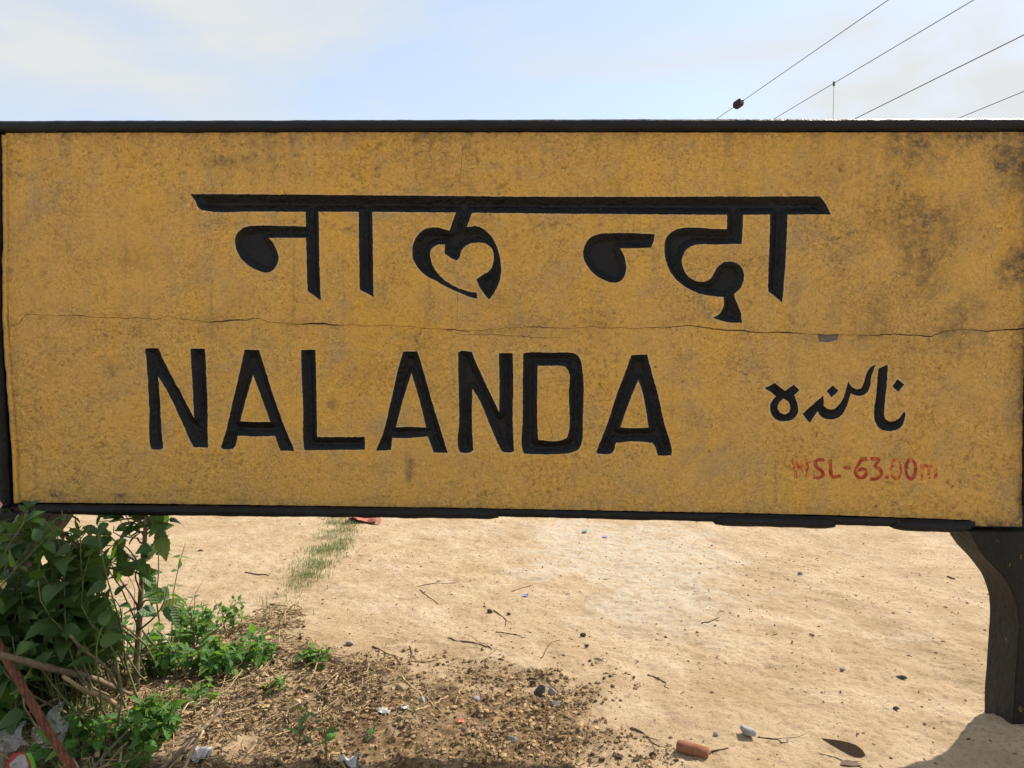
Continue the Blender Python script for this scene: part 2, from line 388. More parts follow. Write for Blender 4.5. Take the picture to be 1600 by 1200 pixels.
# ------------------------------------------------------------------ ground (one sheet to the horizon)
SOILPX = [(395, 1085), (480, 1060), (560, 1035), (640, 1062), (720, 1072), (800, 1055), (860, 1074), (900, 1092), (925, 1125), (940, 1165), (950, 1230), (380, 1230), (470, 1165), (500, 1120)]
LITPX = [(190, 1060), (300, 1020), (370, 985), (420, 945), (470, 955), (480, 1010), (540, 1035), (600, 1060), (600, 1110), (520, 1150), (470, 1170), (400, 1230), (0, 1230), (0, 1050)]
CEMPX = [(830, 820), (1000, 815), (1130, 850), (1150, 960), (1060, 990), (960, 960), (900, 905), (840, 900)]
G = lambda L_: np.array([onZ(a, b)[:2] for a, b in L_])
SOIL, LIT, CEM = G(SOILPX), G(LITPX), G(CEMPX)
def softmask(poly, X, Y, edge):
    P = np.stack([X, Y], 1); A = poly; B = np.roll(poly, -1, 0)
    lo, hi = poly.min(0) - edge*2, poly.max(0) + edge*2
    r = np.zeros(len(P)); i = np.where((P[:, 0] > lo[0]) & (P[:, 0] < hi[0]) & (P[:, 1] > lo[1]) & (P[:, 1] < hi[1]))[0]
    if len(i) == 0: return r
    d = segdist(P[i], A, B)*np.where(inside(poly, P[i]), 1, -1)
    d = d + edge*1.9*fbm(P[i, 0]*7, P[i, 1]*7, 5, 5)
    r[i] = sstep(-edge, edge, d); return r
FOOT = onZ(1592, 1120)
def gz(X, Y, parts=False):
    X = np.atleast_1d(np.asarray(X, float)); Y = np.atleast_1d(np.asarray(Y, float))
    near = np.exp(-((np.hypot(X, Y - 0.8)/9.0)**2))
    z = 0.020*fbm(X*1.9, Y*1.9, 1, 3) + 0.0075*fbm(X*7.5, Y*8.5, 2, 4) + 0.0062*fbm(X*24, Y*30, 3, 3) + 0.0030*fbm(X*70, Y*80, 13, 2)
    rid = 1 - np.abs(fbm(X*6 + 3, Y*13, 8, 3)); z = z + 0.004*(rid - 0.7)
    soil = softmask(SOIL, X, Y, 0.14); lit = softmask(LIT, X, Y, 0.08)
    z = z + soil*(0.010 + 0.018*fbm(X*14, Y*14, 4, 3) + 0.010*fbm(X*42, Y*42, 6, 3)) + lit*0.012*fbm(X*17, Y*17, 9, 3)
    z = z + 0.042*np.exp(-(((X - FOOT[0] + 0.02)/0.22)**2 + ((Y - FOOT[1] + 0.10)/0.12)**2))
    z = z + 0.014*np.exp(-(((X - 1.25)/0.20)**2 + ((Y + 0.28)/0.06)**2))
    z = z*near
    if parts: return z, np.maximum(soil, 0.62*lit*sstep(-0.35, 0.35, fbm(X*8, Y*8, 21, 3))), softmask(CEM, X, Y, 0.2)
    return z
def axis(a, b, st, far, lo=None):
    m = list(np.arange(a, b, st)); g = st
    x = m[-1]
    while x < far: g *= 1.22; x += g; m.append(x)
    x = m[0]; g = st; l = []
    while x > -(lo or far): g *= 1.22; x -= g; l.append(x)
    return np.array(l[::-1] + m)
ax = axis(-2.15, 2.35, 0.0085, 900); ay1 = axis(-0.42, 0.75, 0.0085, 0.75)
ay2 = np.arange(0.75, 2.75, 0.013); ya = ay1[ay1 < 0.75]
g = 0.013; yy = [ay2[-1]]
while yy[-1] < 900: g *= 1.2; yy.append(yy[-1] + g)
g = 0.0085; yl = [-0.42]
while yl[-1] > -200: g *= 1.3; yl.append(yl[-1] - g)
ya = ya[ya >= -0.42]
ay = np.concatenate([np.array(yl[:0:-1]), ya, ay2, np.array(yy[1:])])
ay = np.unique(np.round(ay, 6))
GX, GY = np.meshgrid(ax, ay); gx, gy = GX.ravel(), GY.ravel()
gzv, gsoil, gcem = gz(gx, gy, True)
nx, ny = len(ax), len(ay)
ii = (np.arange(ny - 1)[:, None]*nx + np.arange(nx - 1)[None]).ravel()
gm = mesh('ground', np.stack([gx, gy, gzv], 1), np.stack([ii, ii + 1, ii + 1 + nx, ii + nx], 1))
for nm, arr in (('soil', gsoil), ('cement', gcem)):
    a = gm.attributes.new(nm, 'FLOAT', 'POINT'); a.data.foreach_set('value', arr.astype(np.float32))
ground = tag(obj('ground', gm, GND), kind='structure')
def gp(px, py, dz=0.0):
    p = onZ(px, py); return np.array([p[0], p[1], gz(p[0], p[1])[0] + dz])

# ------------------------------------------------------------------ the station sign
def bp(px, py):                      # pixel of the photograph -> point in the plane of the sign's face
    p = onY(px, py); return (p[0], p[2])
def crop(x0, y0, sc):
    return lambda pts: [(x0 + x/sc, y0 + y/sc) for x, y in pts]
A_ = crop(280, 290, 4.706); B_ = crop(600, 290, 4.706); C_ = crop(880, 290, 3.636)
D_ = crop(1180, 550, 5.333); E_ = crop(210, 520, 3.721); F_ = crop(640, 520, 3.721)
I_ = lambda p: p
GLY = [  # (name, label, outline, holes)
 ('headline', 'long horizontal headline groove joining the upper letters', I_([(297, 303), (450, 304), (620, 305.5), (880, 307.5), (1100, 307), (1281, 306.5), (1290, 318), (1299, 335), (1128, 335.5), (880, 334), (620, 331.5), (400, 330.5), (319, 329), (312, 326), (304, 312)]), []),
 ('letter', 'black incised letter na with a round bulb', A_([(410, 400), (425, 355), (460, 318), (510, 300), (560, 295), (932, 300), (930, 170), (1025, 170), (1030, 400), (1034, 640), (1042, 846), (1000, 815), (945, 775), (938, 580), (932, 385), (660, 385), (690, 420), (715, 470), (732, 530), (720, 580), (690, 625), (640, 640), (570, 620), (500, 580), (445, 520), (418, 460)]), []),
 ('letter', 'first black incised vertical vowel stroke', A_([(1320, 170), (1420, 170), (1425, 450), (1430, 822), (1380, 792), (1328, 765), (1322, 450)]), []),
 ('letter', 'black incised heart shaped letter la', B_([(535, 180), (655, 180), (610, 305), (680, 298), (740, 325), (790, 375), (830, 450), (855, 540), (862, 620), (850, 700), (820, 770), (775, 840), (740, 800), (700, 740), (678, 690), (720, 660), (780, 620), (800, 580), (805, 500), (785, 455), (740, 425), (690, 420), (640, 425), (600, 445), (570, 480), (555, 530), (530, 552), (490, 530), (445, 500), (448, 435), (400, 435), (360, 455), (342, 490), (345, 540), (365, 600), (400, 650), (460, 705), (540, 750), (640, 782), (680, 785), (688, 830), (650, 825), (560, 790), (470, 750), (380, 700), (300, 655), (240, 590), (212, 530), (210, 460), (225, 400), (260, 350), (310, 315), (380, 308), (440, 320), (480, 332), (503, 270)]), []),
 ('letter', 'black incised half letter na with a bulb and bar', C_([(112, 390), (125, 335), (155, 295), (200, 275), (260, 270), (400, 270), (522, 275), (515, 310), (500, 352), (420, 355), (325, 357), (340, 385), (355, 430), (358, 480), (345, 520), (320, 545), (285, 552), (230, 535), (180, 505), (140, 460), (118, 420)]), []),
 ('letter', 'black incised letter da with a hooked tail', C_([(932, 150), (1022, 150), (1020, 250), (1015, 332), (960, 332), (850, 335), (760, 335), (710, 355), (685, 390), (675, 430), (685, 475), (705, 510), (750, 540), (800, 545), (835, 530), (855, 500), (880, 460), (915, 435), (960, 432), (1000, 450), (1025, 490), (1025, 540), (1005, 585), (970, 617), (985, 660), (1010, 720), (1018, 780), (930, 775), (850, 752), (890, 725), (912, 680), (912, 632), (860, 630), (800, 620), (720, 590), (660, 550), (610, 490), (585, 430), (575, 370), (585, 300), (620, 260), (680, 240), (760, 238), (850, 245), (930, 245)]), []),
 ('letter', 'last black incised vertical vowel stroke', C_([(1177, 150), (1275, 150), (1268, 350), (1255, 560), (1245, 665), (1205, 630), (1165, 600), (1165, 560), (1171, 350)]), []),
 ('letter', 'first black incised capital N', E_([(62, 95), (75, 90), (140, 90), (165, 150), (210, 240), (270, 350), (345, 495), (340, 350), (330, 180), (327, 92), (410, 92), (415, 200), (424, 400), (427, 668), (345, 665), (310, 600), (285, 540), (220, 400), (160, 290), (137, 255), (145, 350), (150, 450), (158, 570), (165, 668), (150, 678), (100, 678), (93, 665), (85, 450), (75, 250)]), []),
 ('letter', 'first black incised capital A', E_([(640, 97), (725, 100), (750, 180), (790, 310), (830, 430), (870, 540), (932, 687), (848, 685), (830, 640), (818, 600), (700, 603), (600, 598), (590, 650), (575, 675), (515, 675), (502, 665), (530, 580), (555, 470), (590, 320), (620, 190)]), [E_([(690, 245), (740, 380), (790, 518), (700, 518), (615, 515), (650, 380)])]),
 ('letter', 'black incised capital L', E_([(968, 100), (1052, 98), (1057, 300), (1062, 605), (1200, 606), (1340, 605), (1340, 680), (1150, 682), (990, 683), (983, 650), (980, 450), (972, 250)]), []),
 ('letter', 'second black incised capital A', I_([(630, 549), (652, 549), (660, 574), (669.6, 608.7), (683, 654), (699.7, 708), (677.6, 707), (672, 692), (668, 682), (640, 684.5), (613, 684.5), (610.5, 703.5), (589, 704.6), (587.6, 702), (597, 681), (610.4, 627.5), (623.9, 568.4)]), [I_([(642.7, 583), (656, 627.5), (665.5, 668), (640, 667), (618.5, 668), (629, 627)])]),
 ('letter', 'second black incised capital N', F_([(282, 112), (300, 105), (362, 110), (385, 170), (430, 270), (520, 460), (522, 300), (518, 118), (600, 118), (603, 300), (600, 500), (607, 690), (580, 698), (535, 690), (510, 640), (460, 520), (410, 400), (365, 325), (362, 500), (370, 685), (350, 697), (295, 697), (285, 680), (288, 500), (283, 250)]), []),
 ('letter', 'black incised capital D', F_([(660, 120), (700, 113), (820, 115), (930, 115), (970, 125), (995, 160), (1005, 220), (1012, 300), (1008, 500), (1000, 640), (980, 680), (940, 697), (800, 708), (665, 703), (655, 680), (657, 500), (658, 250)]), [F_([(745, 192), (820, 192), (900, 197), (925, 225), (925, 350), (928, 560), (915, 610), (870, 628), (800, 628), (748, 622), (742, 500), (743, 300)])]),
 ('letter', 'last black incised capital A', F_([(1290, 130), (1382, 125), (1400, 200), (1440, 340), (1480, 520), (1525, 690), (1522, 713), (1445, 715), (1425, 660), (1410, 640), (1300, 632), (1200, 640), (1185, 690), (1170, 703), (1095, 703), (1085, 690), (1110, 630), (1160, 500), (1200, 370), (1250, 240)]), [F_([(1330, 275), (1355, 350), (1390, 550), (1300, 555), (1225, 550), (1260, 450), (1290, 370)])]),
 ('letter', 'small black incised looped letter', D_([(80, 300), (165, 258), (250, 325), (325, 270), (372, 320), (330, 360), (345, 400), (362, 460), (355, 520), (320, 560), (250, 578), (180, 565), (140, 520), (125, 465), (135, 420), (175, 370), (140, 340), (95, 312)]), [D_([(235, 390), (275, 410), (295, 460), (285, 500), (250, 520), (210, 505), (190, 470), (200, 430)])]),
 ('letter', 'small black incised wavy joined letters', D_([(395, 515), (420, 495), (480, 440), (570, 362), (575, 400), (575, 450), (610, 475), (660, 475), (700, 440), (735, 390), (760, 310), (780, 240), (800, 280), (850, 310), (890, 300), (910, 250), (930, 180), (970, 120), (1010, 102), (990, 150), (970, 210), (965, 270), (940, 330), (900, 362), (850, 365), (800, 345), (785, 400), (760, 470), (720, 530), (660, 562), (600, 560), (550, 535), (525, 495), (500, 530), (460, 592), (430, 560)]), []),
 ('letter_dot', None, D_([(598, 325), (650, 278), (697, 322), (642, 380)]), []),
 ('letter_dot', None, D_([(1142, 285), (1188, 225), (1243, 270), (1195, 332)]), []),
 ('letter', 'small black incised hooked upright letter', D_([(1030, 135), (1108, 105), (1100, 250), (1085, 400), (1078, 520), (1090, 560), (1130, 580), (1180, 565), (1220, 530), (1243, 490), (1252, 520), (1240, 580), (1210, 630), (1160, 655), (1100, 660), (1040, 640), (1005, 590), (992, 520), (1010, 350), (1022, 200)]), []),
]
def ell(cx, cy_, rx, ry, n=18): return [(cx + rx*math.sin(2*math.pi*i/n), cy_ - ry*math.cos(2*math.pi*i/n)) for i in range(n + 1)]
REDTXT = [  # hand-painted altitude line, brush strokes as centre lines (crop coordinates), faded or not
 ('painted_letter', True, [[(318, 890), (332, 975), (345, 1055)], [(322, 892), (376, 985), (428, 892)], [(428, 892), (436, 970), (440, 1050)]]),
 ('painted_letter', False, [[(580, 905), (535, 892), (497, 922), (508, 962), (560, 990), (578, 1030), (540, 1055), (488, 1045)]]),
 ('painted_letter', False, [[(628, 895), (632, 970), (636, 1045), (715, 1035)]]),
 ('painted_dash', False, [[(742, 965), (770, 968), (800, 966)]]),
 ('painted_numeral', False, [[(935, 890), (885, 900), (848, 955), (836, 1015), (868, 1055), (918, 1042), (938, 995), (900, 970), (850, 992)]]),
 ('painted_numeral', False, [[(965, 890), (1045, 892), (992, 955), (1048, 975), (1060, 1028), (1012, 1065), (965, 1058)]]),
 ('painted_dot', False, [[(1088, 1045), (1116, 1047)]]),
 ('painted_numeral', True, [ell(1175, 980, 38, 86)]),
 ('painted_numeral', False, [ell(1298, 977, 40, 88)]),
 ('painted_letter', True, [[(1386, 935), (1389, 1000), (1391, 1070)], [(1389, 955), (1428, 940), (1449, 965), (1450, 1055)], [(1450, 962), (1488, 940), (1508, 972), (1505, 1062)]]),
]
CRACK = [(6, 513), (18, 508), (30, 507), (32, 500), (40, 492), (62, 491), (85, 494), (120, 493), (150, 496), (200, 498), (245, 498), (260, 494), (300, 500), (330, 503), (360, 501), (405, 497), (420, 503), (460, 506), (500, 506), (560, 508), (620, 509), (660, 512), (700, 515), (730, 517), (770, 514), (800, 511), (860, 512), (930, 511), (985, 513), (1010, 512), (1040, 512), (1075, 508), (1100, 511), (1130, 515), (1180, 519), (1230, 519), (1270, 523), (1340, 524), (1400, 523), (1455, 526), (1475, 517), (1510, 515), (1540, 517), (1580, 515), (1590, 514), (1602, 513)]
FACE = [(9, 208), (400, 207), (800, 207), (1200, 207), (1604, 206), (1601, 500), (1597, 823), (1560, 822.5), (1519, 822), (1517, 812.5), (1300, 805), (1120, 801), (800, 795), (400, 789), (28, 785), (14, 500)]

def smooth_outline(P, step=0.0045, corner=48):
    P = np.asarray(P, float); n = len(P); out = []
    T = []
    for i in range(n):
        a = P[i] - P[i-1]; b = P[(i+1) % n] - P[i]
        ang = math.degrees(math.acos(np.clip(a@b/(np.linalg.norm(a)*np.linalg.norm(b) + 1e-12), -1, 1)))
        T.append(None if ang > corner else (a/np.linalg.norm(a) + b/np.linalg.norm(b))/2)
    for i in range(n):
        p, q = P[i], P[(i+1) % n]; l = np.linalg.norm(q - p); k = max(1, int(round(l/step)))
        t0 = T[i]; t1 = T[(i+1) % n]; ch = (q - p)/l
        m0 = (ch if t0 is None else t0)*l; m1 = (ch if t1 is None else t1)*l
        for s in range(k):
            t = s/k
            out.append(p*(2*t**3 - 3*t*t + 1) + m0*(t**3 - 2*t*t + t) + q*(-2*t**3 + 3*t*t) + m1*(t**3 - t*t))
    O = np.array(out)
    O += 0.0011*np.stack([fbm(O[:, 0]*140, O[:, 1]*140, 31, 2), fbm(O[:, 0]*140, O[:, 1]*140, 37, 2)], 1)
    return O
def ribbon(P, wd):
    """closed outline of a brush stroke along a centre line"""
    P = np.asarray(P, float); l = np.r_[0, np.cumsum(np.linalg.norm(np.diff(P, axis=0), axis=1))]
    s = np.linspace(0, l[-1], max(3, int(l[-1]/0.006)))
    Q = np.stack([np.interp(s, l, P[:, 0]), np.interp(s, l, P[:, 1])], 1)
    for _ in range(2):
        Q[1:-1] = (Q[:-2] + 2*Q[1:-1] + Q[2:])/4
    T = np.gradient(Q, axis=0); T /= np.linalg.norm(T, axis=1)[:, None]; N = np.stack([-T[:, 1], T[:, 0]], 1)
    ww = wd*(0.8 + 0.45*vnoise(s*90, s*0 + P[0, 0]*50, 3))
    return np.concatenate([Q + N*ww[:, None], (Q - N*ww[:, None])[::-1]])
def toB(px): return np.array([bp(a, b) for a, b in px])

regions = []      # (key, outlines, holes): what every triangle of the face belongs to
for nm, lab, ol, holes in GLY:
    regions.append(dict(n=nm, lab=lab, out=[smooth_outline(toB(ol))], hol=[smooth_outline(toB(h)) for h in holes], kind='groove'))
for nm, fad, strokes in REDTXT:
    regions.append(dict(n=nm, lab=None, out=[ribbon(toB(D_(s)), 0.0052) for s in strokes], hol=[], kind='red', fad=fad))
cr_c = toB(CRACK)
cs = np.linspace(0, 1, 420); cl = np.r_[0, np.cumsum(np.linalg.norm(np.diff(cr_c, axis=0), axis=1))]
crl = np.stack([np.interp(cs*cl[-1], cl, cr_c[:, 0]), np.interp(cs*cl[-1], cl, cr_c[:, 1])], 1)
crl[:, 1] += 0.0035*fbm(crl[:, 0]*28, crl[:, 0]*0 + 3, 41, 3) + 0.0015*fbm(crl[:, 0]*110, crl[:, 0]*0, 43, 2)
cwid = 0.0005 + 0.0034*np.clip(fbm(crl[:, 0]*7, crl[:, 0]*0 + 9, 44, 4) + 0.02, 0, 1)
crack_poly = np.concatenate([crl + np.c_[cwid*0, cwid], (crl - np.c_[cwid*0, cwid])[::-1]])
regions.append(dict(n='crack', lab='dark crack running across the sign', out=[crack_poly], hol=[], kind='crack'))
def thin(px, wpx):
    P = toB(px); s = np.linspace(0, 1, 60); l = np.r_[0, np.cumsum(np.linalg.norm(np.diff(P, axis=0), axis=1))]
    Q = np.stack([np.interp(s*l[-1], l, P[:, 0]), np.interp(s*l[-1], l, P[:, 1])], 1)
    Q += 0.002*np.stack([fbm(s*24, s*0 + P[0, 0], 47, 3), fbm(s*24, s*0 + P[0, 1], 48, 3)], 1)
    ww = wpx*0.002*np.sin(np.clip(s, 0.02, 0.98)*math.pi)**0.5
    T = np.gradient(Q, axis=0); T /= np.linalg.norm(T, axis=1)[:, None]; N = np.stack([-T[:, 1], T[:, 0]], 1)
    return np.concatenate([Q + N*ww[:, None], (Q - N*ww[:, None])[::-1]])
for pts, wv in (([(700, 518), (728, 523), (770, 523), (812, 525), (850, 528), (885, 527)], 0.45), ([(720, 212), (723, 240), (719, 275), (718, 300)], 0.3), ([(843, 642), (855, 655), (862, 672), (864, 688)], 0.3), ([(716, 428), (715, 460), (714, 505)], 0.25)):
    regions.append(dict(n='hairline_crack', lab=None, out=[thin(pts, wv)], hol=[], kind='crack'))
for pts in ([(1278, 521), (1296, 523), (1312, 522), (1309, 531), (1297, 534), (1281, 534)], ):
    regions.append(dict(n='broken_patch', lab='small patch of bare grey concrete', out=[smooth_outline(toB(pts), 0.004)], hol=[], kind='chip'))
face_out = smooth_outline(toB(FACE), 0.012, 20)

def build_face():
    V = []; Ed = []
    def loop(P):
        n0 = len(V); V.extend(P.tolist()); n = len(P)
        Ed.extend((n0 + i, n0 + (i+1) % n) for i in range(n))
    loop(face_out)
    for r in regions:
        for p in r['out'] + r['hol']: loop(p)
    lo, hi = face_out.min(0), face_out.max(0); st = 0.0039
    X, Z = np.meshgrid(np.arange(lo[0], hi[0], st), np.arange(lo[1], hi[1], st))
    P = np.stack([X.ravel(), Z.ravel()], 1) + rng.uniform(-0.0011, 0.0011, (X.size, 2))
    P = P[inside(face_out, P)]
    extra = []
    for r in regions:
        if r['kind'] != 'groove': continue
        o = r['out'][0]; l2, h_ = o.min(0), o.max(0)
        X, Z = np.meshgrid(np.arange(l2[0], h_[0], 0.0042), np.arange(l2[1], h_[1], 0.0042))
        q = np.stack([X.ravel(), Z.ravel()], 1) + rng.uniform(-0.0008, 0.0008, (X.size, 2)); q = q[inside(o, q)]; extra.append(q)
    V2 = np.concatenate([np.array(V), P] + extra)
    vo, eo, fo, *_ = delaunay_2d_cdt([Vector(v) for v in V2.tolist()], Ed, [], 0, 1e-7, False)
    vo = np.array([v[:] for v in vo]); T = np.array(fo)
    c = vo[T].mean(1)
    T = T[inside(face_out, c)]; c = vo[T].mean(1)
    key = np.full(len(T), -1)
    for i, r in enumerate(regions):
        m = np.zeros(len(T), bool)
        for p in r['out']: m |= inside(p, c)
        for p in r['hol']: m &= ~inside(p, c)
        key[m & (key < 0)] = i
    return vo, T, c, key
vo, T, tc_, key = build_face()
kinds = {'groove': 1, 'red': 0, 'crack': 2, 'chip': 3}
kd = np.array([0 if k < 0 else kinds[regions[k]['kind']] for k in key])
# rim: face vertices on and next to the edge of a cut letter
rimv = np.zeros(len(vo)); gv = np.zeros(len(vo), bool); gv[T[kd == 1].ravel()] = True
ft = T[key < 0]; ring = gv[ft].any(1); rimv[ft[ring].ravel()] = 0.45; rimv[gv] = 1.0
# depth of every vertex below the face
dep = np.zeros(len(vo))
for kk, slope, mxd in ((1, 0.75, 0.0185), (2, 4.0, 0.007), (3, 2.5, 0.007)):
    tri = T[kd == kk]; oth = T[kd != kk]
    inn = np.zeros(len(vo), bool); inn[tri.ravel()] = True
    o2 = np.zeros(len(vo), bool); o2[oth.ravel()] = True
    e = np.sort(np.concatenate([tri[:, [0, 1]], tri[:, [1, 2]], tri[:, [2, 0]]]), axis=1)
    u, n_ = np.unique(e, axis=0, return_counts=True); bnd = u[n_ == 1]
    ids = np.where(inn & ~o2)[0]
    if len(ids):
        # only look at nearby boundary segments, strip by strip
        A, B = vo[bnd[:, 0]], vo[bnd[:, 1]]; order = np.argsort(vo[ids, 0]); ids = ids[order]
        for s in range(0, len(ids), 400):
            q = ids[s:s+400]; x0, x1 = vo[q, 0].min() - 0.08, vo[q, 0].max() + 0.08
            sel = (A[:, 0] > x0) & (A[:, 0] < x1)
            dd = segdist(vo[q], A[sel], B[sel])
            dep[q] = np.minimum(dd*slope, mxd)
# relief of the plaster itself
yv = 0.0028*fbm(vo[:, 0]*2.2, vo[:, 1]*2.2, 51, 3) + 0.0011*fbm(vo[:, 0]*26, vo[:, 1]*26, 52, 4)*(0.4 + 0.8*vnoise(vo[:, 0]*3, vo[:, 1]*3, 53))
yv += 0.0005*fbm(vo[:, 0]*95, vo[:, 1]*95, 54, 2)
flake = np.abs(fbm(vo[:, 0]*15, vo[:, 1]*15, 57, 4)); yv += 0.0016*sstep(0.10, 0.02, flake)*sstep(0.5, 0.7, vnoise(vo[:, 0]*4, vo[:, 1]*4, 58))
cz = np.interp(vo[:, 0], crl[:, 0], crl[:, 1])
for x0_, y0_, y1_, wv_, am_ in ((846, 335, 470, 0.022, 0.0042), (880, 420, 480, 0.016, 0.003), (470, 268, 300, 0.10, 0.0026), (330, 285, 300, 0.10, 0.0022), (300, 400, 480, 0.05, 0.0018)):
    a0, a1 = bp(x0_, y0_), bp(x0_, y1_)
    bm = np.exp(-((vo[:, 0] - a0[0])/wv_)**4)*sstep(a1[1] - 0.01, a1[1] + 0.02, vo[:, 1])*sstep(a0[1] + 0.01, a0[1] - 0.01, vo[:, 1])
    yv -= am_*bm*(1 - 2*np.abs(fbm(vo[:, 0]*34, vo[:, 1]*26, 90, 4)))
yv += np.where(vo[:, 1] < cz, 0.0018, 0) + 0.0055*np.exp(-((vo[:, 1] - cz)/0.014)**2)*fbm(vo[:, 0]*16, vo[:, 1]*16, 56, 3)
# crinkled paint film: ridges and hollows in patches
pm = sstep(-0.22, 0.30, fbm(vo[:, 0]*3.1, vo[:, 1]*3.6, 91, 5))*(0.55 + 0.45*sstep(-0.3, 0.3, fbm(vo[:, 0]*11, vo[:, 1]*11, 92, 3)))
wx = vo[:, 0] + 0.006*fbm(vo[:, 0]*40, vo[:, 1]*40, 93, 2); wz = vo[:, 1] + 0.006*fbm(vo[:, 0]*40, vo[:, 1]*40, 94, 2)
c1 = np.abs(fbm(wx*38, wz*52, 95, 3)); c2 = fbm(wx*95, wz*110, 96, 2)
ridge = np.clip(1 - c1*3.2, 0, 1)                                  # thin raised wrinkles
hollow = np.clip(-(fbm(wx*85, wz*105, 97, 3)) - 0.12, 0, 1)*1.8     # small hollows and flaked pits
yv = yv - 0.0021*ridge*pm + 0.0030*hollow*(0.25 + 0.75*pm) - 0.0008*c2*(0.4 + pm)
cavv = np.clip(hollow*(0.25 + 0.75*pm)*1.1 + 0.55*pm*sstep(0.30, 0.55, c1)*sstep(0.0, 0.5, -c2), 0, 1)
V3 = np.stack([vo[:, 0], yv + dep, vo[:, 1]], 1)
# grime on the paint: runs below the top moulding, the weathered right end, splashes at the foot
gx_, gz_ = vo[:, 0], vo[:, 1]
top = bp(800, 207)[1] - gz_; bot = gz_ - bp(800, 795)[1]; rgt = sstep(bp(1180, 400)[0], bp(1500, 400)[0], gx_)
gr = 0.62*np.exp(-top/0.028)*(0.6 + 0.5*fbm(gx_*18, gz_*3, 61, 4)) + 0.30*np.exp(-top/0.16)*sstep(0.05, 0.5, fbm(gx_*30, gz_*2.2, 62, 4))
gr = gr + 0.68*rgt*sstep(-0.20, 0.45, fbm(gx_*7, gz_*7, 63, 5))*sstep(-0.1, 0.2, gz_ - bp(1400, 560)[1])
gr = gr + 0.30*sstep(0.25, 0.70, fbm(gx_*5.5, gz_*5.5, 64, 6))*sstep(-0.25, 0.05, gz_ - bp(800, 560)[1]) + 0.30*np.exp(-bot/0.02)
for a, b, c_, d_, s_ in ((345, 72+180, 30, 9, .6), (640, 735, 7, 22, .8), (87, 772, 14, 5, .9), (187, 774, 12, 4, .8), (520, 632, 9, 9, .6), (1575, 262, 20, 7, .8), (175, 585, 5, 5, .7), (170, 575, 14, 12, .4), (1440, 225, 8, 6, .7), (1335, 600, 22, 12, .3), (1598, 790, 10, 25, .9)):
    q = bp(a, b); gr = gr + s_*np.exp(-(((gx_ - q[0])/(c_*.002))**2 + ((gz_ - q[1])/(d_*.002))**2))
lft = gx_ - np.interp(gz_, [bp(20, 785)[1], bp(14, 500)[1], bp(9, 208)[1]], [bp(28, 785)[0], bp(14, 500)[0], bp(9, 208)[0]]); rgd = bp(1600, 500)[0] - gx_
gr = gr + 0.5*np.exp(-lft/0.03)*(0.5 + 0.8*fbm(gx_*14, gz_*9, 66, 4)) + 0.5*np.exp(-rgd/0.04)*(0.5 + 0.8*fbm(gx_*14, gz_*9, 67, 4))
gr = gr + 0.30*np.exp(-np.abs(gz_ - cz)/0.02)*sstep(0.0, 0.5, fbm(gx_*9, gz_*30, 68, 4))
gr = np.clip(gr, 0, 0.9)
ORG = np.array([0.0, 0.0, 0.0])
sign = thing('station_sign', ORG, 'yellow concrete railway station name board with black carved letters on black legs', 'sign')
def part_from(sel, name, mat, parent, smooth=True):
    t = T[sel]; u, inv = np.unique(t, return_inverse=True)
    m = mesh(name, V3[u], inv.reshape(-1, 3), smooth)
    m.flip_normals() if (m.polygons and m.polygons[0].normal.y > 0) else None
    a = m.attributes.new('grime', 'FLOAT', 'POINT'); a.data.foreach_set('value', gr[u].astype(np.float32))
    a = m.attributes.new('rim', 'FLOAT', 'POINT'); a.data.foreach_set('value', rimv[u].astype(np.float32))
    a = m.attributes.new('hollow', 'FLOAT', 'POINT'); a.data.foreach_set('value', cavv[u].astype(np.float32))
    return obj(name, m, mat, parent)
tz = np.interp(tc_[:, 0], crl[:, 0], crl[:, 1])
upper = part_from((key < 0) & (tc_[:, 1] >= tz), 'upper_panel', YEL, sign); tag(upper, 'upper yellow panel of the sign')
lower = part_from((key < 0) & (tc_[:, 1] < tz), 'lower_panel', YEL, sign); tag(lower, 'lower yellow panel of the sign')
for i, r in enumerate(regions):
    s_ = key == i
    if not s_.any(): continue
    mat = {'groove': BLK, 'crack': CRK, 'chip': CONC}.get(r['kind']) or (REDF if r.get('fad') else RED)
    par = upper if (tc_[s_, 1] > tz[s_]).mean() > 0.5 else lower
    if r['n'] == 'crack': par = sign
    o = part_from(s_, r['n'], mat, par)
    if r['lab']: tag(o, r['lab'])

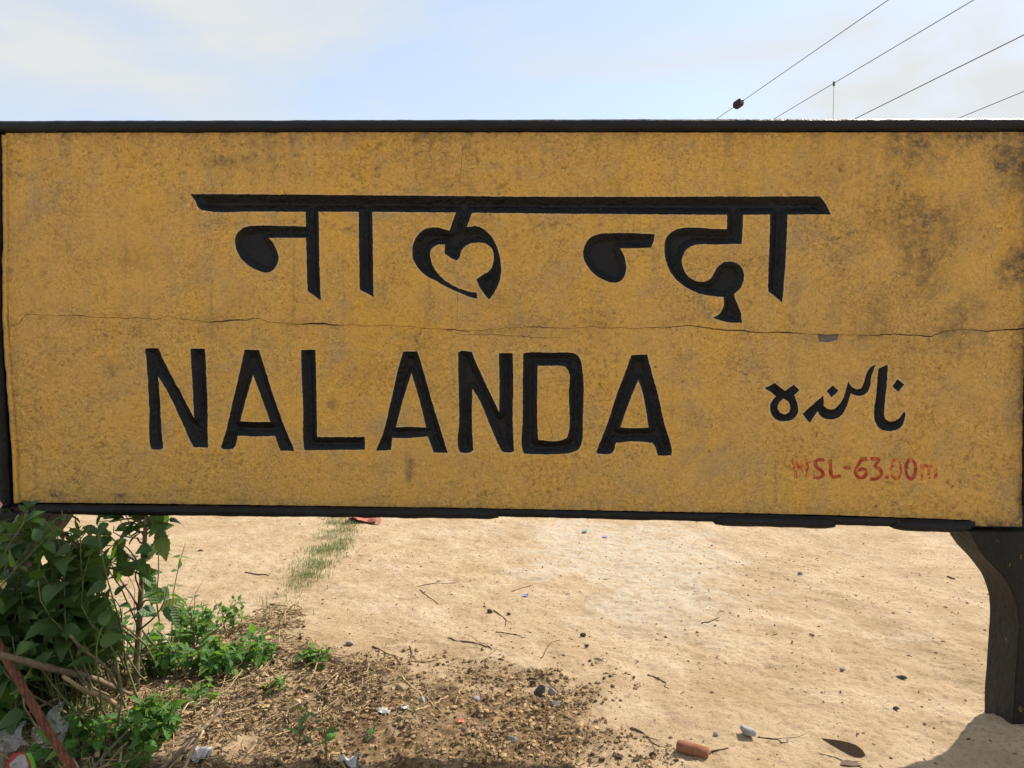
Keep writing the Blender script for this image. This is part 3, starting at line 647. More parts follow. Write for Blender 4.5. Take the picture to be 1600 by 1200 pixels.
# body of the board behind the face, its black rim and mouldings
TH = 0.105
def prism(P, y0, y1):
    """outline P (x, z) extruded from y0 to y1; front face left open when y0 is None"""
    n = len(P); V = [(x, y0, z) for x, z in P] + [(x, y1, z) for x, z in P]
    Fc = [(i, (i+1) % n, (i+1) % n + n, i + n) for i in range(n)]
    return V, Fc, n
fx0, fx1 = face_out[:, 0].min(), face_out[:, 0].max()
def bar(name, path, prof, mat, parent, amp=0.0012, seed=0, cap=True, lab=None, taper=0.0):
    """profile prof [(dy, dz)...] swept along a path of (x, z) points, with a worn, uneven surface"""
    P = np.asarray(path, float); l = np.r_[0, np.cumsum(np.linalg.norm(np.diff(P, axis=0), axis=1))]
    k = max(3, int(l[-1]/0.012)); s = np.linspace(0, l[-1], k)
    Q = np.stack([np.interp(s, l, P[:, 0]), np.interp(s, l, P[:, 1])], 1)
    Tn = np.gradient(Q, axis=0); Tn /= np.linalg.norm(Tn, axis=1)[:, None]; N = np.stack([-Tn[:, 1], Tn[:, 0]], 1)
    V = []; n = len(prof)
    for i in range(k):
        ed = min(s[i], l[-1] - s[i]); tp = 1 if taper == 0 else 0.45 + 0.55*min(1, ed/taper + 0.15*float(fbm(s[i]*50, seed, seed, 2)))
        for j, (dy, dz) in enumerate(prof):
            dy, dz = (dy*tp if dy < 0 else dy), dz*(0.5 + 0.5*tp)
            e = amp*float(fbm(s[i]*22 + 0.4*j, j*0.37 + seed, seed + 71, 3)); e2 = amp*float(fbm(s[i]*60, j*1.7, seed + 77, 2))*0.6
            V.append((Q[i, 0] + N[i, 0]*(dz + e), dy + e + e2, Q[i, 1] + N[i, 1]*(dz + e)))
    Fc = [(i*n + j, i*n + (j+1) % n, (i+1)*n + (j+1) % n, (i+1)*n + j) for i in range(k-1) for j in range(n)]
    if cap: Fc += [tuple(range(n))[::-1], tuple(range((k-1)*n, k*n))]
    o = obj(name, mesh(name, V, Fc), mat, parent)
    if lab: tag(o, lab)
    return o
BX0, BX1 = bp(-16, 400)[0], bp(1640, 400)[0]
ztop = bp(800, 207)[1]
# concrete slab (behind the face, 6-20 mm inside so no surfaces coincide)
zb_ = lambda x: np.interp(x, [bp(28, 800)[0], bp(800, 807)[0], bp(1100, 815)[0], bp(1520, 826)[0], BX1], [bp(28, 801)[1], bp(800, 807)[1], bp(1100, 815)[1], bp(1520, 827)[1], bp(1600, 829)[1]])
xs = np.linspace(BX0, BX1, 40)
outl = [(x, float(zb_(x))) for x in xs] + [(BX1, ztop + 0.022), (BX0, ztop + 0.022)]
V, Fc, n = prism(outl, 0.027, TH)
Fc = Fc + [tuple(range(n))[::-1], tuple(range(n, 2*n))]
tag(obj('slab', mesh('slab', V, Fc, False), LEG, sign), 'dark concrete slab behind the yellow face')
# rim: closes the gap between the face and the slab along the four sides
def half_round(r, y0, n=9, flat=1.0):
    return [(y0 - flat*r*math.cos(a), r*math.sin(a)) for a in np.linspace(-math.pi/2, math.pi/2, n)] + [(0.03, r), (0.03, -r)]
tl, tr = bp(-18, 198.5), bp(1642, 195.5)
tmid = [bp(x, 198.5 - 3.5*max(0, x)/1600) for x in (-18, 300, 700, 1178, 1300, 1642)]
bar('top_moulding', tmid, half_round(0.0205, 0.006, 9, 0.95), BLK, sign, 0.0022, 3, lab='rounded black moulding along the top')
lf = [bp(-8, 212), bp(-9, 500), bp(7, 792)]
bar('side_moulding', lf, [(-0.020, 0.024), (-0.024, 0.01), (-0.024, -0.012), (-0.014, -0.020), (0.028, -0.021), (0.028, 0.028)], BLK, sign, 0.002, 8)
bd = [bp(7.5, 212), bp(9, 350), bp(8, 500), bp(22, 700), bp(26, 786)]
bar('bead', bd, [(-0.0035, 0.0085), (-0.0065, 0.003), (-0.0065, -0.003), (-0.0025, -0.0085), (0.02, -0.0085), (0.02, 0.0085)], YEL, sign, 0.0022, 15)
rf = [bp(1619, 212), bp(1617, 500), bp(1612, 790)]
bar('side_moulding', rf, [(-0.018, 0.026), (-0.022, 0.01), (-0.022, -0.016), (-0.012, -0.030), (0.028, -0.031), (0.028, 0.030)], BLK, sign, 0.002, 19)
# flat black lower edge and the half-round mouldings that survive in front of it
mid = lambda x: ((x < 800)*0, 0)
def yb(x): return np.interp(x, [28, 400, 800, 1120, 1300, 1516, 1640], [785, 789, 795, 801, 805, 812, 824])
def ybt(x): return np.interp(x, [28, 800, 1100, 1520, 1640], [801, 807, 815, 827, 830])
ep = [bp(x, (yb(x) + ybt(x))/2 + 0.3) for x in np.linspace(10, 1522, 30)]
bar('bottom_edge', ep, [(-0.004, 0.0115), (-0.006, 0.0), (-0.004, -0.0125), (0.03, -0.0125), (0.03, 0.0115)], BLK, sign, 0.0018, 22)
for (x0, x1, dy_, rr, sd_) in ((24, 779, 2.0, 0.0165, 25), (1117, 1304, 4.5, 0.0165, 27), (1396, 1516, 4.0, 0.0165, 29)):
    pth = [bp(x, (yb(x) + ybt(x))/2 + dy_) for x in np.linspace(x0, x1, 16)]
    bar('bottom_moulding', pth, half_round(rr, -0.004, 9, 1.0), BLK, sign, 0.0024, sd_, taper=0.03)

# legs with their curved brackets
YF, YBK = -0.030, 0.118
front = [(1500, 831), (1516, 834), (1524, 848), (1536, 868), (1558, 890), (1578, 915), (1590, 946), (1593, 976), (1590, 1020), (1585, 1088), (1582.5, 1140)]
fp = np.array([(onY(a, b, YF)[0], onY(a, b, YF)[2]) for a, b in front])
ztl = bp(1560, 829)[1]
fp[0, 1] = fp[1, 1] = ztl; fp[-1, 1] = -0.08
cx_mid = (bp(8, 500)[0] + bp(1604, 500)[0])/2
XO = 2*cx_mid - bp(-40, 900)[0]
XO = fp[-1, 0] + 0.24
def leg(mirror):
    arch = fp[1:]
    # smooth the arch
    l = np.r_[0, np.cumsum(np.linalg.norm(np.diff(arch, axis=0), axis=1))]; s = np.linspace(0, l[-1], 46)
    q = np.stack([np.interp(s, l, arch[:, 0]), np.interp(s, l, arch[:, 1])], 1)
    for _ in range(3): q[1:-1] = (q[:-2] + 2*q[1:-1] + q[2:])/4
    P = q.tolist() + [(XO, -0.08), (XO, ztl)]
    P = np.array(P)
    if mirror: P[:, 0] = 2*cx_mid - P[:, 0]
    n = len(P); ys = [YF, YF + 0.004, YBK - 0.004, YBK]; ins = [0.004, 0, 0, 0.004]
    cc = P.mean(0); V = []
    nrm = []
    for i in range(n):
        t = P[(i+1) % n] - P[i-1]; t /= np.linalg.norm(t); nrm.append((t[1], -t[0]))
    nrm = np.array(nrm); sgn = 1 if mirror else -1
    a = 0.5*np.sum(P[:, 0]*np.roll(P[:, 1], -1) - np.roll(P[:, 0], -1)*P[:, 1])
    inw = -nrm*np.sign(a)
    for y, e in zip(ys, ins):
        for i in range(n):
            p = P[i] + inw[i]*e
            j = 0.0022*float(fbm(P[i, 0]*14, P[i, 1]*14 + y*9, 81, 3))
            V.append((p[0] + inw[i][0]*j, y, p[1] + inw[i][1]*j))
    Fc = []
    for r in range(3):
        for i in range(n): Fc.append((r*n + i, r*n + (i+1) % n, (r+1)*n + (i+1) % n, (r+1)*n + i))
    Fc += [tuple(range(n)), tuple(range(3*n, 4*n))[::-1]]
    m = mesh('leg', V, Fc, False)
    import bmesh
    b = bmesh.new(); b.from_mesh(m); bmesh.ops.recalc_face_normals(b, faces=b.faces); b.to_mesh(m); b.free()
    return obj('leg', m, LEG, sign)
tag(leg(False), 'black leg with a curved bracket standing in the sand')
tag(leg(True), 'black leg hidden by the shrub')

# ------------------------------------------------------------------ overhead railway wires
VP = ray(576, 562); VP[2] = 0; VP /= np.linalg.norm(VP)
def wire(px, py, h, label, sag=0.35, r=0.0075, back=14):
    p = onZ(px, py, h); s = np.linspace(-back, 140, 80)
    P = p + VP*s[:, None]
    V, Fc = tube(P, r, 6)
    o = obj('overhead_wire', mesh('overhead_wire', V, Fc), WIRE)
    return tag(o, label, 'wire', 'overhead railway wires'), p
HM, HC = 6.47, 5.60
w1, p1 = wire(1258, 90, 7.5, 'overhead wire with the dark insulator, uppermost of the four')
w2, p2 = wire(1303, 130, HM, 'overhead wire that carries the thin vertical dropper', r=0.0065)
w3, p3 = wire(1470, 119, HC, 'overhead contact wire, third from the left above the sign', r=0.0075)
w4, p4 = wire(1553, 162, HC, 'short stretch of overhead wire lowest at the right edge', r=0.0065)
# dropper between the carrying wire and the contact wire
top_ = p2
g_ = Geo(); g_.add(*tube([top_ + [0, 0, 0.02], top_ + [0, 0, -0.4], (top_[0], top_[1], HC)], 0.004, 6)); g_.add(*tube([top_ + [0, 0, -0.05], top_ + [0, 0, 0.03]], 0.022, 8))
tag(g_.build('wire_dropper', WIRE), 'thin vertical dropper hanging from the second overhead wire', 'wire dropper')
# insulator strung into the first wire
q = onZ(1155.5, 162.5, 7.5); s_ = (q - p1)@VP; c0 = p1 + VP*s_
ins = thing('insulator', c0, 'dark ribbed insulator strung on the uppermost wire', 'insulator')
g_ = Geo(); ss = np.linspace(-0.17, 0.17, 33); rr = np.where(np.abs(ss) > 0.145, 0.03, 0.070 + 0.035*np.cos(ss*2*math.pi/0.085)); rr[[0, -1]] = 0.02
g_.add(*tube(c0 + VP*ss[:, None], rr, 14)); g_.build('ribbed_body', PORC, ins, c0)
for e in (-1, 1):
    g_ = Geo(); g_.add(*tube(c0 + VP*np.array([[e*0.155], [e*0.19], [e*0.22], [e*0.26]]), [0.04, 0.04, 0.025, 0.012], 10)); g_.build('end_cap', WIRE, ins, c0)

# ------------------------------------------------------------------ leaves and plants
def leaf_mesh(name, width=0.34, fold=0.18, droop=0.22, serr=0.05, seed=0, rows=9, base=0.10):
    """unit leaf along +Y, folded along its midrib"""
    t = np.linspace(0, 1, rows); V = []
    r = np.random.default_rng(seed); tw = r.uniform(-0.12, 0.12)
    for i, s in enumerate(t):
        hw = width*(math.sin(math.pi*min(1, s**0.72))**0.85)*(1 - 0.35*s) if 0 < s < 1 else (0.02 if s == 0 else 0.0)
        hw *= 1 + serr*(1 if i % 2 else -1)
        z = -droop*s*s; tx = tw*s*s
        V += [(tx - hw, s, z + fold*hw - 0.05*hw*math.sin(9*s)), (tx, s, z), (tx + hw, s, z + fold*hw + 0.05*hw*math.sin(8*s + 1))]
    Fc = []
    for i in range(rows - 1):
        for j in (0, 1):
            a = i*3 + j; Fc.append((a, a+1, a+4, a+3))
    return mesh(name, V, Fc)
def frame(pos, d, nrm, L_):
    d = np.asarray(d, float); d /= np.linalg.norm(d); n = np.asarray(nrm, float); n = n - d*(n@d); n /= np.linalg.norm(n) + 1e-9
    x = np.cross(d, n)
    return Matrix(((x[0]*L_, d[0]*L_, n[0]*L_, pos[0]), (x[1]*L_, d[1]*L_, n[1]*L_, pos[1]), (x[2]*L_, d[2]*L_, n[2]*L_, pos[2]), (0, 0, 0, 1)))
LM_SHRUB = [leaf_mesh('leaf', 0.31 + 0.025*i, 0.26, 0.18 + 0.13*i, 0.055, i, 13) for i in range(4)]
LM_HERB = [leaf_mesh('leaf', 0.37, 0.25, 0.2 + 0.12*i, 0.09, 10 + i, 9) for i in range(3)]
for m_ in LM_SHRUB: m_.materials.append(LEAF)
for m_ in LM_HERB: m_.materials.append(HERB)

class Plant:
    def __init__(s, name, base, label, cat, meshes, group=None, cap=300):
        s.base = np.asarray(base, float); s.root = thing(name, s.base, label, cat, group); s.meshes = meshes; s.n = 0; s.cap = cap; s.rest = []; s.stems = 0
    def leaf(s, pos, d, nrm, L_):
        Mx = frame(np.asarray(pos) - s.base, d, nrm, L_); k = random.randrange(len(s.meshes))
        if s.n < s.cap:
            o = bpy.data.objects.new('leaf', s.meshes[k]); COL.objects.link(o); o.parent = s.root; o.matrix_local = Mx; s.n += 1
        else: s.rest.append((k, Mx))
    def stem(s, P, R, mat=None, n=6, name='stem'):
        V, Fc = tube(np.asarray(P), R, n); o = obj(name, mesh(name, V - s.base, Fc), mat or GSTEM, s.root); s.stems += 1; return o
    def done(s):
        if not s.rest: return
        g = Geo()
        for k, Mx in s.rest:
            m = s.meshes[k]; V = np.array([v.co[:] for v in m.vertices]); Ma = np.array(Mx)
            g.add(V@Ma[:3, :3].T + Ma[:3, 3], [list(p.vertices) for p in m.polygons])
        tag(g.build('foliage', s.meshes[0].materials[0], s.root), kind='stuff')
def leafy(pl, P, L_, every, start=0.3, poly=None, jit=0.35, light=(0, -0.35, 1.0), rs=None, petiole=True):
    """pairs of opposite leaves along the stem P, each pair turned across the last"""
    r = rs; P = np.asarray(P); l = np.r_[0, np.cumsum(np.linalg.norm(np.diff(P, axis=0), axis=1))]
    s = l[-1]*start; k = r.integers(0, 2)
    while s < l[-1]:
        p = np.array([np.interp(s, l, P[:, a]) for a in range(3)]); q = np.array([np.interp(min(s + 0.01, l[-1] + 0), l, P[:, a]) for a in range(3)])
        t = q - p; nt_ = np.linalg.norm(t)
        t = t/nt_ if nt_ > 1e-6 else (P[-1] - P[-2])/np.linalg.norm(P[-1] - P[-2])
        a = np.cross(t, (0, 0, 1.0) if abs(t[2]) < 0.95 else (1.0, 0, 0)); a /= np.linalg.norm(a); b = np.cross(t, a)
        ang = k*math.pi/2 + r.normal(0, 0.35)
        for sg in (1, -1):
            d = sg*(a*math.cos(ang) + b*math.sin(ang)) + t*r.uniform(0.15, 0.7) + r.normal(0, jit, 3)*0.5
            d[2] += r.uniform(-0.35, 0.2); d /= np.linalg.norm(d)
            lo = p + d*L_*0.12; sz = L_*r.uniform(0.6, 1.2)*(0.75 if s > 0.9*l[-1] else 1)
            nr = np.array(light) + r.normal(0, jit, 3)
            if poly is not None:
                mid_ = lo + d*sz*0.5; x, y = to_px(mid_)
                if not inside(poly, [(x, y)])[0]: continue
            pl.leaf(lo, d, nr, sz)
        s += every*r.uniform(0.75, 1.25); k += 1
# big shaded shrub at the left end of the sign
rs = np.random.default_rng(5)
SH = [(-60, 790), (0, 776), (60, 788), (100, 786), (142, 800), (160, 840), (165, 880), (150, 925), (176, 960), (185, 1005), (150, 1035), (110, 1045), (60, 1040), (30, 1080), (45, 1130), (0, 1165), (-60, 1165)]
SHP = np.array(SH, float)
base = gp(60, 1165); base[1] = -0.02; base[2] = gz(base[0], base[1])[0]
sb = Plant('leafy_shrub', base, 'dense dark green shrub with ovate leaves at the left end of the sign', 'shrub', LM_SHRUB)
targets = []
while len(targets) < 104:
    p = (rs.uniform(-60, 172), rs.uniform(782, 1040))
    if inside(SHP, [p])[0]: targets.append(p)
for i, (a, b) in enumerate(targets):
    Y = rs.uniform(-0.34, -0.06) if b < 860 else rs.uniform(-0.34, 0.22)
    if Y > -0.06 and b < 900: Y = -0.08
    e = onY(a, b, Y); st = base + np.array([rs.uniform(-0.30, 0.26), rs.uniform(-0.20, 0.30), -0.01])
    st[0] = 0.55*st[0] + 0.45*e[0]; P = bend(st, e, 10, 0.05, 100 + i); P[:, 1] += -0.06*np.sin(np.linspace(0, math.pi, 10))*(1 if Y < 0 else -0.3)
    sb.stem(P, np.linspace(0.0042, 0.0013, 10), GSTEM if i % 3 else STEM, 5)
    leafy(sb, P, 0.067, 0.044, 0.22, SHP, 0.42, rs=rs)
sb.done()
# petals showing on the shrub
def flower(px, py, Y, label, mat, s=0.014):
    c = onY(px, py, Y); t = thing('small_flower', c, label, 'flower')
    for k in range(5):
        an = 2*math.pi*k/5; m = leaf_mesh('petal', 0.45, 0.1, -0.2, 0, k, 5)
        o = obj('petal', m, mat, t); o.matrix_local = frame(np.zeros(3), (math.cos(an), -0.3, math.sin(an)), (0, -1, 0.2), s)
    g_ = Geo(); V, Fc = rock((0.003, 0.003, 0.003), 3, False, 0); g_.add(V + [0, -0.003, 0], Fc); g_.build('flower_centre', PYEL, t)
flower(6, 911, -0.36, 'small cream flower on the dark shrub at the left edge', FLOW, 0.017)
flower(1, 788, -0.33, 'small pink flower above the shrub at the left frame edge', PINK, 0.011)

# sapling with a bare grey stem
rs = np.random.default_rng(9)
b0 = gp(212, 1085); sp_ = Plant('sapling', b0, 'thin grey stemmed sapling with broad dark leaves under the board', 'sapling', LM_SHRUB)
YS = b0[1]
pth = np.array([b0 - [0, 0, 0.02]] + [onY(x, y, YS + dy) for x, y, dy in ((213, 1040, 0), (217, 985, 0), (220, 930, -.01), (224, 870, -.02), (227, 830, -.03), (228, 800, -.03))])
sp_.stem(pth, np.linspace(0.0115, 0.006, len(pth)), STEM, 8, 'trunk')
for i, (a, b, c_, d_) in enumerate(((227, 822, 205, 815), (226, 828, 250, 806), (225, 838, 192, 800), (226, 832, 268, 808), (224, 880, 260, 830), (222, 905, 188, 850), (222, 890, 238, 868), (221, 925, 205, 885), (217, 985, 262, 915), (216, 1000, 170, 930), (226, 820, 150, 815), (218, 960, 150, 850), (219, 950, 246, 925), (222, 880, 140, 822), (222, 900, 165, 868), (225, 850, 178, 822))):
    P = bend(onY(a, b, YS - 0.01), onY(c_, d_, YS + rs.uniform(-0.10, 0.04)), 8, 0.012, 300 + i)
    sp_.stem(P, np.linspace(0.004, 0.0014, 8), STEM if i % 2 else GSTEM, 5)
    leafy(sp_, P, 0.080, 0.042, 0.5, None, 0.45, rs=rs)
sp_.done()

# low sunlit herbs in front of and below the sign
def herb(name, base_px, r_px, n, h, L_, label, seed, mat_mesh=LM_HERB, every=0.024, cap=300, cat='plant', poly=None, dens=0.35):
    rs = np.random.default_rng(seed); b0 = gp(*base_px); pl = Plant(name, b0, label, cat, mat_mesh, None, cap)
    sx = r_px*2.2/F
    for i in range(n):
        a = rs.uniform(0, 2*math.pi); rr_ = sx*math.sqrt(rs.uniform(0, 1))
        fx, fy = b0[0] + rr_*math.cos(a)*0.5, b0[1] + rr_*math.sin(a)*0.4
        st = np.array([fx, fy, gz(fx, fy)[0] - 0.005])
        en = np.array([b0[0] + rr_*math.cos(a), b0[1] + rr_*math.sin(a)*0.9, 0]); en[2] = gz(en[0], en[1])[0] + h*rs.uniform(0.4, 1.0)
        P = bend(st, en, 7, 0.012, seed*50 + i)
        pl.stem(P, np.linspace(0.0026, 0.001, 7), GSTEM, 5)
        leafy(pl, P, L_, every, dens, poly, 0.4, (0, 0.15, 1.0), rs=rs)
    pl.done(); return pl
herb('leafy_herb', (250, 1052), 52, 24, 0.16, 0.042, 'bright green low herb at the foot of the sapling', 21)
herb('leafy_herb', (350, 1048), 74, 42, 0.11, 0.040, 'broad clump of bright green herbs right of the sapling', 22)
herb('leafy_herb', (300, 1015), 60, 20, 0.20, 0.038, 'loose upright herb in sunlight behind the sapling', 27)
herb('leafy_herb', (335, 985), 62, 15, 0.15, 0.030, 'sparse fine leaved herb on the sand behind the broad clump', 41, every=0.032)
herb('leafy_herb', (402, 1040), 40, 15, 0.07, 0.032, 'low spreading herb right of the broad clump', 42)
herb('leafy_herb', (185, 1045), 55, 15, 0.22, 0.036, 'half shaded loose herb left of the sapling foot', 43, every=0.034)
herb('leafy_herb', (300, 1100), 46, 9, 0.07, 0.030, 'scattered small herb among sticks below the broad clump', 44)
herb('leafy_herb', (228, 1158), 46, 26, 0.10, 0.042, 'small dense herb near the lower edge beside dry sticks', 23)
herb('leafy_herb', (492, 1040), 28, 14, 0.06, 0.034, 'small lone green herb on the litter edge', 24)
herb('leafy_herb', (120, 1185), 62, 14, 0.10, 0.042, 'shaded green herb behind the rusty rope', 25)
herb('leafy_herb', (10, 1150), 40, 10, 0.16, 0.055, 'shaded broad leaved herb at the left frame edge', 26)
herb('leafy_herb', (432, 1082), 20, 5, 0.05, 0.028, 'tiny herb among the dry litter', 28)
herb('leafy_herb', (205, 1208), 22, 6, 0.07, 0.036, 'yellowish green sprig at the bottom edge', 29)
# slim upright shoots
def shoot(path, label, seed, L_=0.04, start=0.5, every=0.03, Y=None):
    b0 = gp(*path[0]); YY = b0[1]; P = [b0 - [0, 0, 0.01]] + [onY(x, y, YY) for x, y in path[1:]]
    rs = np.random.default_rng(seed); pl = Plant('green_shoot', b0, label, 'plant', LM_HERB)
    l = np.linspace(0, 1, len(P)); s = np.linspace(0, 1, 12); P = np.array(P); Q = np.stack([np.interp(s, l, P[:, k]) for k in range(3)], 1)
    pl.stem(Q, np.linspace(0.0028, 0.001, 12), GSTEM, 5); leafy(pl, Q, L_, every, start, None, 0.4, (0, 0.1, 1), rs=rs)
shoot([(268, 1000), (270, 930), (280, 880), (290, 848)], 'slender green shoot with leaves at its tip beside the sapling', 31, 0.042, 0.55, 0.06)
shoot([(330, 985), (345, 965), (362, 948), (378, 936)], 'arching green shoot reaching over the sand', 32, 0.045, 0.5, 0.035)
shoot([(462, 1185), (468, 1150), (476, 1118), (482, 1104)], 'slim seedling with drooping leaves left of the litter', 33, 0.045, 0.45, 0.035)
shoot([(512, 1190), (508, 1150), (503, 1120)], 'slim seedling with drooping leaves right of its twin', 34, 0.04, 0.45, 0.04)
shoot([(582, 1165), (578, 1140)], 'single small leaf sprout on dark soil', 35, 0.03, 0.5, 0.03)
shoot([(30, 1215), (38, 1190), (46, 1162)], 'pale green leaf standing before the plastic film', 36, 0.06, 0.6, 0.05)
shoot([(300, 1010), (303, 960), (305, 925)], 'upright thin shoot in the middle of the herbs', 37, 0.03, 0.3, 0.03)

# grass (uncountable)
def grass(name, polypx, n, h, label, seed):
    r = np.random.default_rng(seed); poly = G(polypx); g_ = Geo(); lo, hi = poly.min(0), poly.max(0); k = 0
    pts = r.uniform(lo, hi, (n*4, 2)); pts = pts[inside(poly, pts)]
    dn = fbm(pts[:, 0]*11, pts[:, 1]*11, seed, 3); pts = pts[dn > 0.04 + r.normal(0, 0.16, len(pts))][:n]; pts = pts + r.normal(0, 0.04, pts.shape)
    zz = gz(pts[:, 0], pts[:, 1])
    for (x, y), z in zip(pts, zz):
        a = r.uniform(0, 2*math.pi); l = h*r.uniform(0.4, 1.2); wv = r.uniform(0.0009, 0.0018); ln = r.uniform(0.2, 0.9)
        d = np.array([math.cos(a), math.sin(a), 0]); s = np.array([-d[1], d[0], 0])*wv; p = np.array([x, y, z - 0.003])
        m1 = p + d*l*ln*0.3 + [0, 0, l*0.6]; e = p + d*l*ln + [0, 0, l*(1 - ln*0.45)]
        g_.add([p - s, p + s, m1 + s*0.8, m1 - s*0.8, e], [(0, 1, 2, 3), (3, 2, 4)])
    o = g_.build(name, GRASS); tag(o, label, 'grass', None, 'stuff')
grass('grass', [(500, 800), (550, 800), (552, 830), (540, 855), (512, 885), (498, 918), (470, 925), (455, 915), (475, 880), (490, 850), (512, 825)], 5200, 0.034, 'strip of short dry green grass crossing the sand', 3)
grass('grass', [(415, 935), (450, 930), (470, 960), (462, 990), (430, 985)], 260, 0.05, 'sparse yellowing grass at the litter edge', 4)
grass('grass', [(90, 1090), (200, 1100), (190, 1200), (60, 1210), (60, 1150)], 1100, 0.07, 'thin grass in the shade under the shrub', 5)

# ------------------------------------------------------------------ branches, sticks, twigs
def stick(px0, px1, r0, r1, label, z0=0.0, z1=0.0, mat=DRY, amp=0.012, seed=0, name='dry_stick', cat='stick', forks=0):
    a = gp(*px0, 0); b = gp(*px1, 0)
    if z0 or z1:      # lifted ends: keep the picture position while raising the end towards the camera
        a = onZ(*px0, z0 + gz(a[0], a[1])[0]); b = onZ(*px1, z1 + gz(b[0], b[1])[0])
    n = 12; P = bend(a, b, n, amp, seed)
    zg = gz(P[:, 0], P[:, 1]); P[:, 2] = np.maximum(P[:, 2], zg + max(r0, r1)*0.55)
    if not (z0 or z1): P[:, 2] = zg + max(r0, r1)*0.7
    P0 = P[0].copy(); t = thing(name, P0, label, cat) if forks else None
    R = np.linspace(r0, r1, n)*(1 + 0.15*np.random.default_rng(seed).normal(size=n))
    if not forks:
        V, Fc = tube(P, R, 7); o = obj(name, mesh(name, V - P0, Fc), mat); o.location = P0; return tag(o, label, cat)
    V, Fc = tube(P, R, 7); obj('main_stem', mesh('main_stem', V - P0, Fc), mat, t)
    r = np.random.default_rng(seed + 1)
    for k in range(forks):
        i = r.integers(4, 10); d = (P[i] - P[i-1]); d /= np.linalg.norm(d); d = d + r.normal(0, 0.6, 3)*[1, 1, 0.3]; Q = bend(P[i], P[i] + d*r.uniform(0.04, 0.1), 6, 0.004, seed + k)
        Q[1:, 2] = np.maximum(Q[1:, 2], gz(Q[1:, 0], Q[1:, 1]) + 0.002)
        V, Fc = tube(Q, np.linspace(r1, r1*0.5, 6), 5); obj('side_twig', mesh('side_twig', V - P0, Fc), mat, t)
    return t
stick((185, 1078), (-10, 1022), 0.0085, 0.0105, 'long grey branch slanting down from the left frame edge', 0.10, 0.33, STEM, 0.012, 1, 'dead_branch', 'branch')
stick((180, 1100), (98, 1056), 0.0075, 0.005, 'short split dry stalk below the long grey branch', 0.10, 0.24, DRY, 0.006, 2, 'broken_stalk', 'stalk')
stick((205, 1085), (110, 992), 0.006, 0.0035, 'dry stalk leaning left from the sapling foot', 0.06, 0.36, STEM, 0.01, 3, 'broken_stalk', 'stalk')
stick((200, 1070), (125, 975), 0.005, 0.003, 'thin dry stalk leaning up behind the long branch', 0.02, 0.30, STEM, 0.01, 4, 'broken_stalk', 'stalk')
stick((0, 1132), (98, 1088), 0.005, 0.0035, 'pale stick crossing behind the rusty rope', 0.06, 0.10, STEM, 0.006, 5)
stick((165, 1165), (185, 1050), 0.0035, 0.0025, 'thin bent upright stalk left of the dense herb', 0.0, 0.22, STEM, 0.012, 6, 'broken_stalk', 'stalk')
stick((140, 1205), (205, 1135), 0.006, 0.004, 'grey stick slanting up beside the dense herb', 0.02, 0.05, STEM, 0.006, 7)
stick((150, 1212), (200, 1160), 0.004, 0.003, 'thinner stick lying parallel to the grey one', 0.02, 0.04, DRY, 0.006, 8)
stick((248, 1205), (345, 1110), 0.0085, 0.006, 'thick brown stick rising from the bottom edge', 0.02, 0.05, STEM, 0.006, 9)
stick((285, 1208), (318, 1142), 0.0055, 0.004, 'pale dry reed standing beside the thick brown stick', 0.02, 0.05, DRY, 0.004, 10)
stick((295, 1065), (245, 985), 0.004, 0.0025, 'bare stalk between the two bright herb clumps', 0.0, 0.16, DRY, 0.008, 11, 'broken_stalk', 'stalk')
stick((302, 1022), (300, 958), 0.0042, 0.003, 'dark bare stump of a cut stem in the herbs', 0.0, 0.16, STEM, 0.004, 12, 'broken_stalk', 'stalk')
stick((246, 1010), (247, 862), 0.0032, 0.0018, 'tall thin bare stalk right of the sapling trunk', 0.0, 0.42, STEM, 0.008, 13, 'broken_stalk', 'stalk')
stick((340, 1045), (412, 1067), 0.006, 0.0045, 'pale stick lying right of the broad herb clump', 0, 0, DRY, 0.006, 14)
stick((378, 1078), (458, 1083), 0.0058, 0.0045, 'pale straight stick below the lone green herb', 0, 0, DRY, 0.004, 15)
stick((418, 1052), (470, 1038), 0.0042, 0.003, 'pale stick touching the lone green herb', 0, 0, DRY, 0.004, 16)
stick((508, 1032), (560, 1026), 0.0032, 0.002, 'short pale stick right of the lone green herb', 0, 0, DRY, 0.004, 17)
stick((512, 1103), (537, 1070), 0.0062, 0.004, 'pale curved stalk on the dark litter', 0, 0, DRY, 0.006, 18)
stick((500, 1085), (528, 1056), 0.0042, 0.003, 'short pale stalk above the curved one', 0, 0, DRY, 0.004, 19)
stick((628, 1062), (692, 1125), 0.0028, 0.0016, 'long thin straw slanting across the dark soil', 0, 0, DRY, 0.005, 20)
stick((645, 1130), (700, 1096), 0.0032, 0.002, 'straw crossing the long thin one', 0, 0, DRY, 0.004, 21)
stick((548, 1135), (582, 1100), 0.0034, 0.002, 'straw lying left on the dark soil', 0, 0, DRY, 0.004, 22)
stick((626, 1148), (647, 1106), 0.0034, 0.0022, 'curved greenish stem on the dark soil', 0, 0, GSTEM, 0.014, 23)
stick((710, 1103), (724, 1078), 0.0026, 0.0016, 'short pale straw in the middle of the soil edge', 0, 0, DRY, 0.003, 24)
stick((700, 999), (768, 1020), 0.0032, 0.0014, 'dark twig left of centre on the sand', 0, 0, TWIG, 0.016, 25, 'twig', 'twig', 2)
stick((640, 1012), (685, 1035), 0.0032, 0.0012, 'curled dark twig on the sand above the soil', 0, 0, TWIG, 0.02, 26, 'twig', 'twig', 1)
stick((582, 1010), (625, 1040), 0.0028, 0.001, 'thin dark twig slanting on the sand left of centre', 0, 0, TWIG, 0.012, 27, 'twig', 'twig', 1)
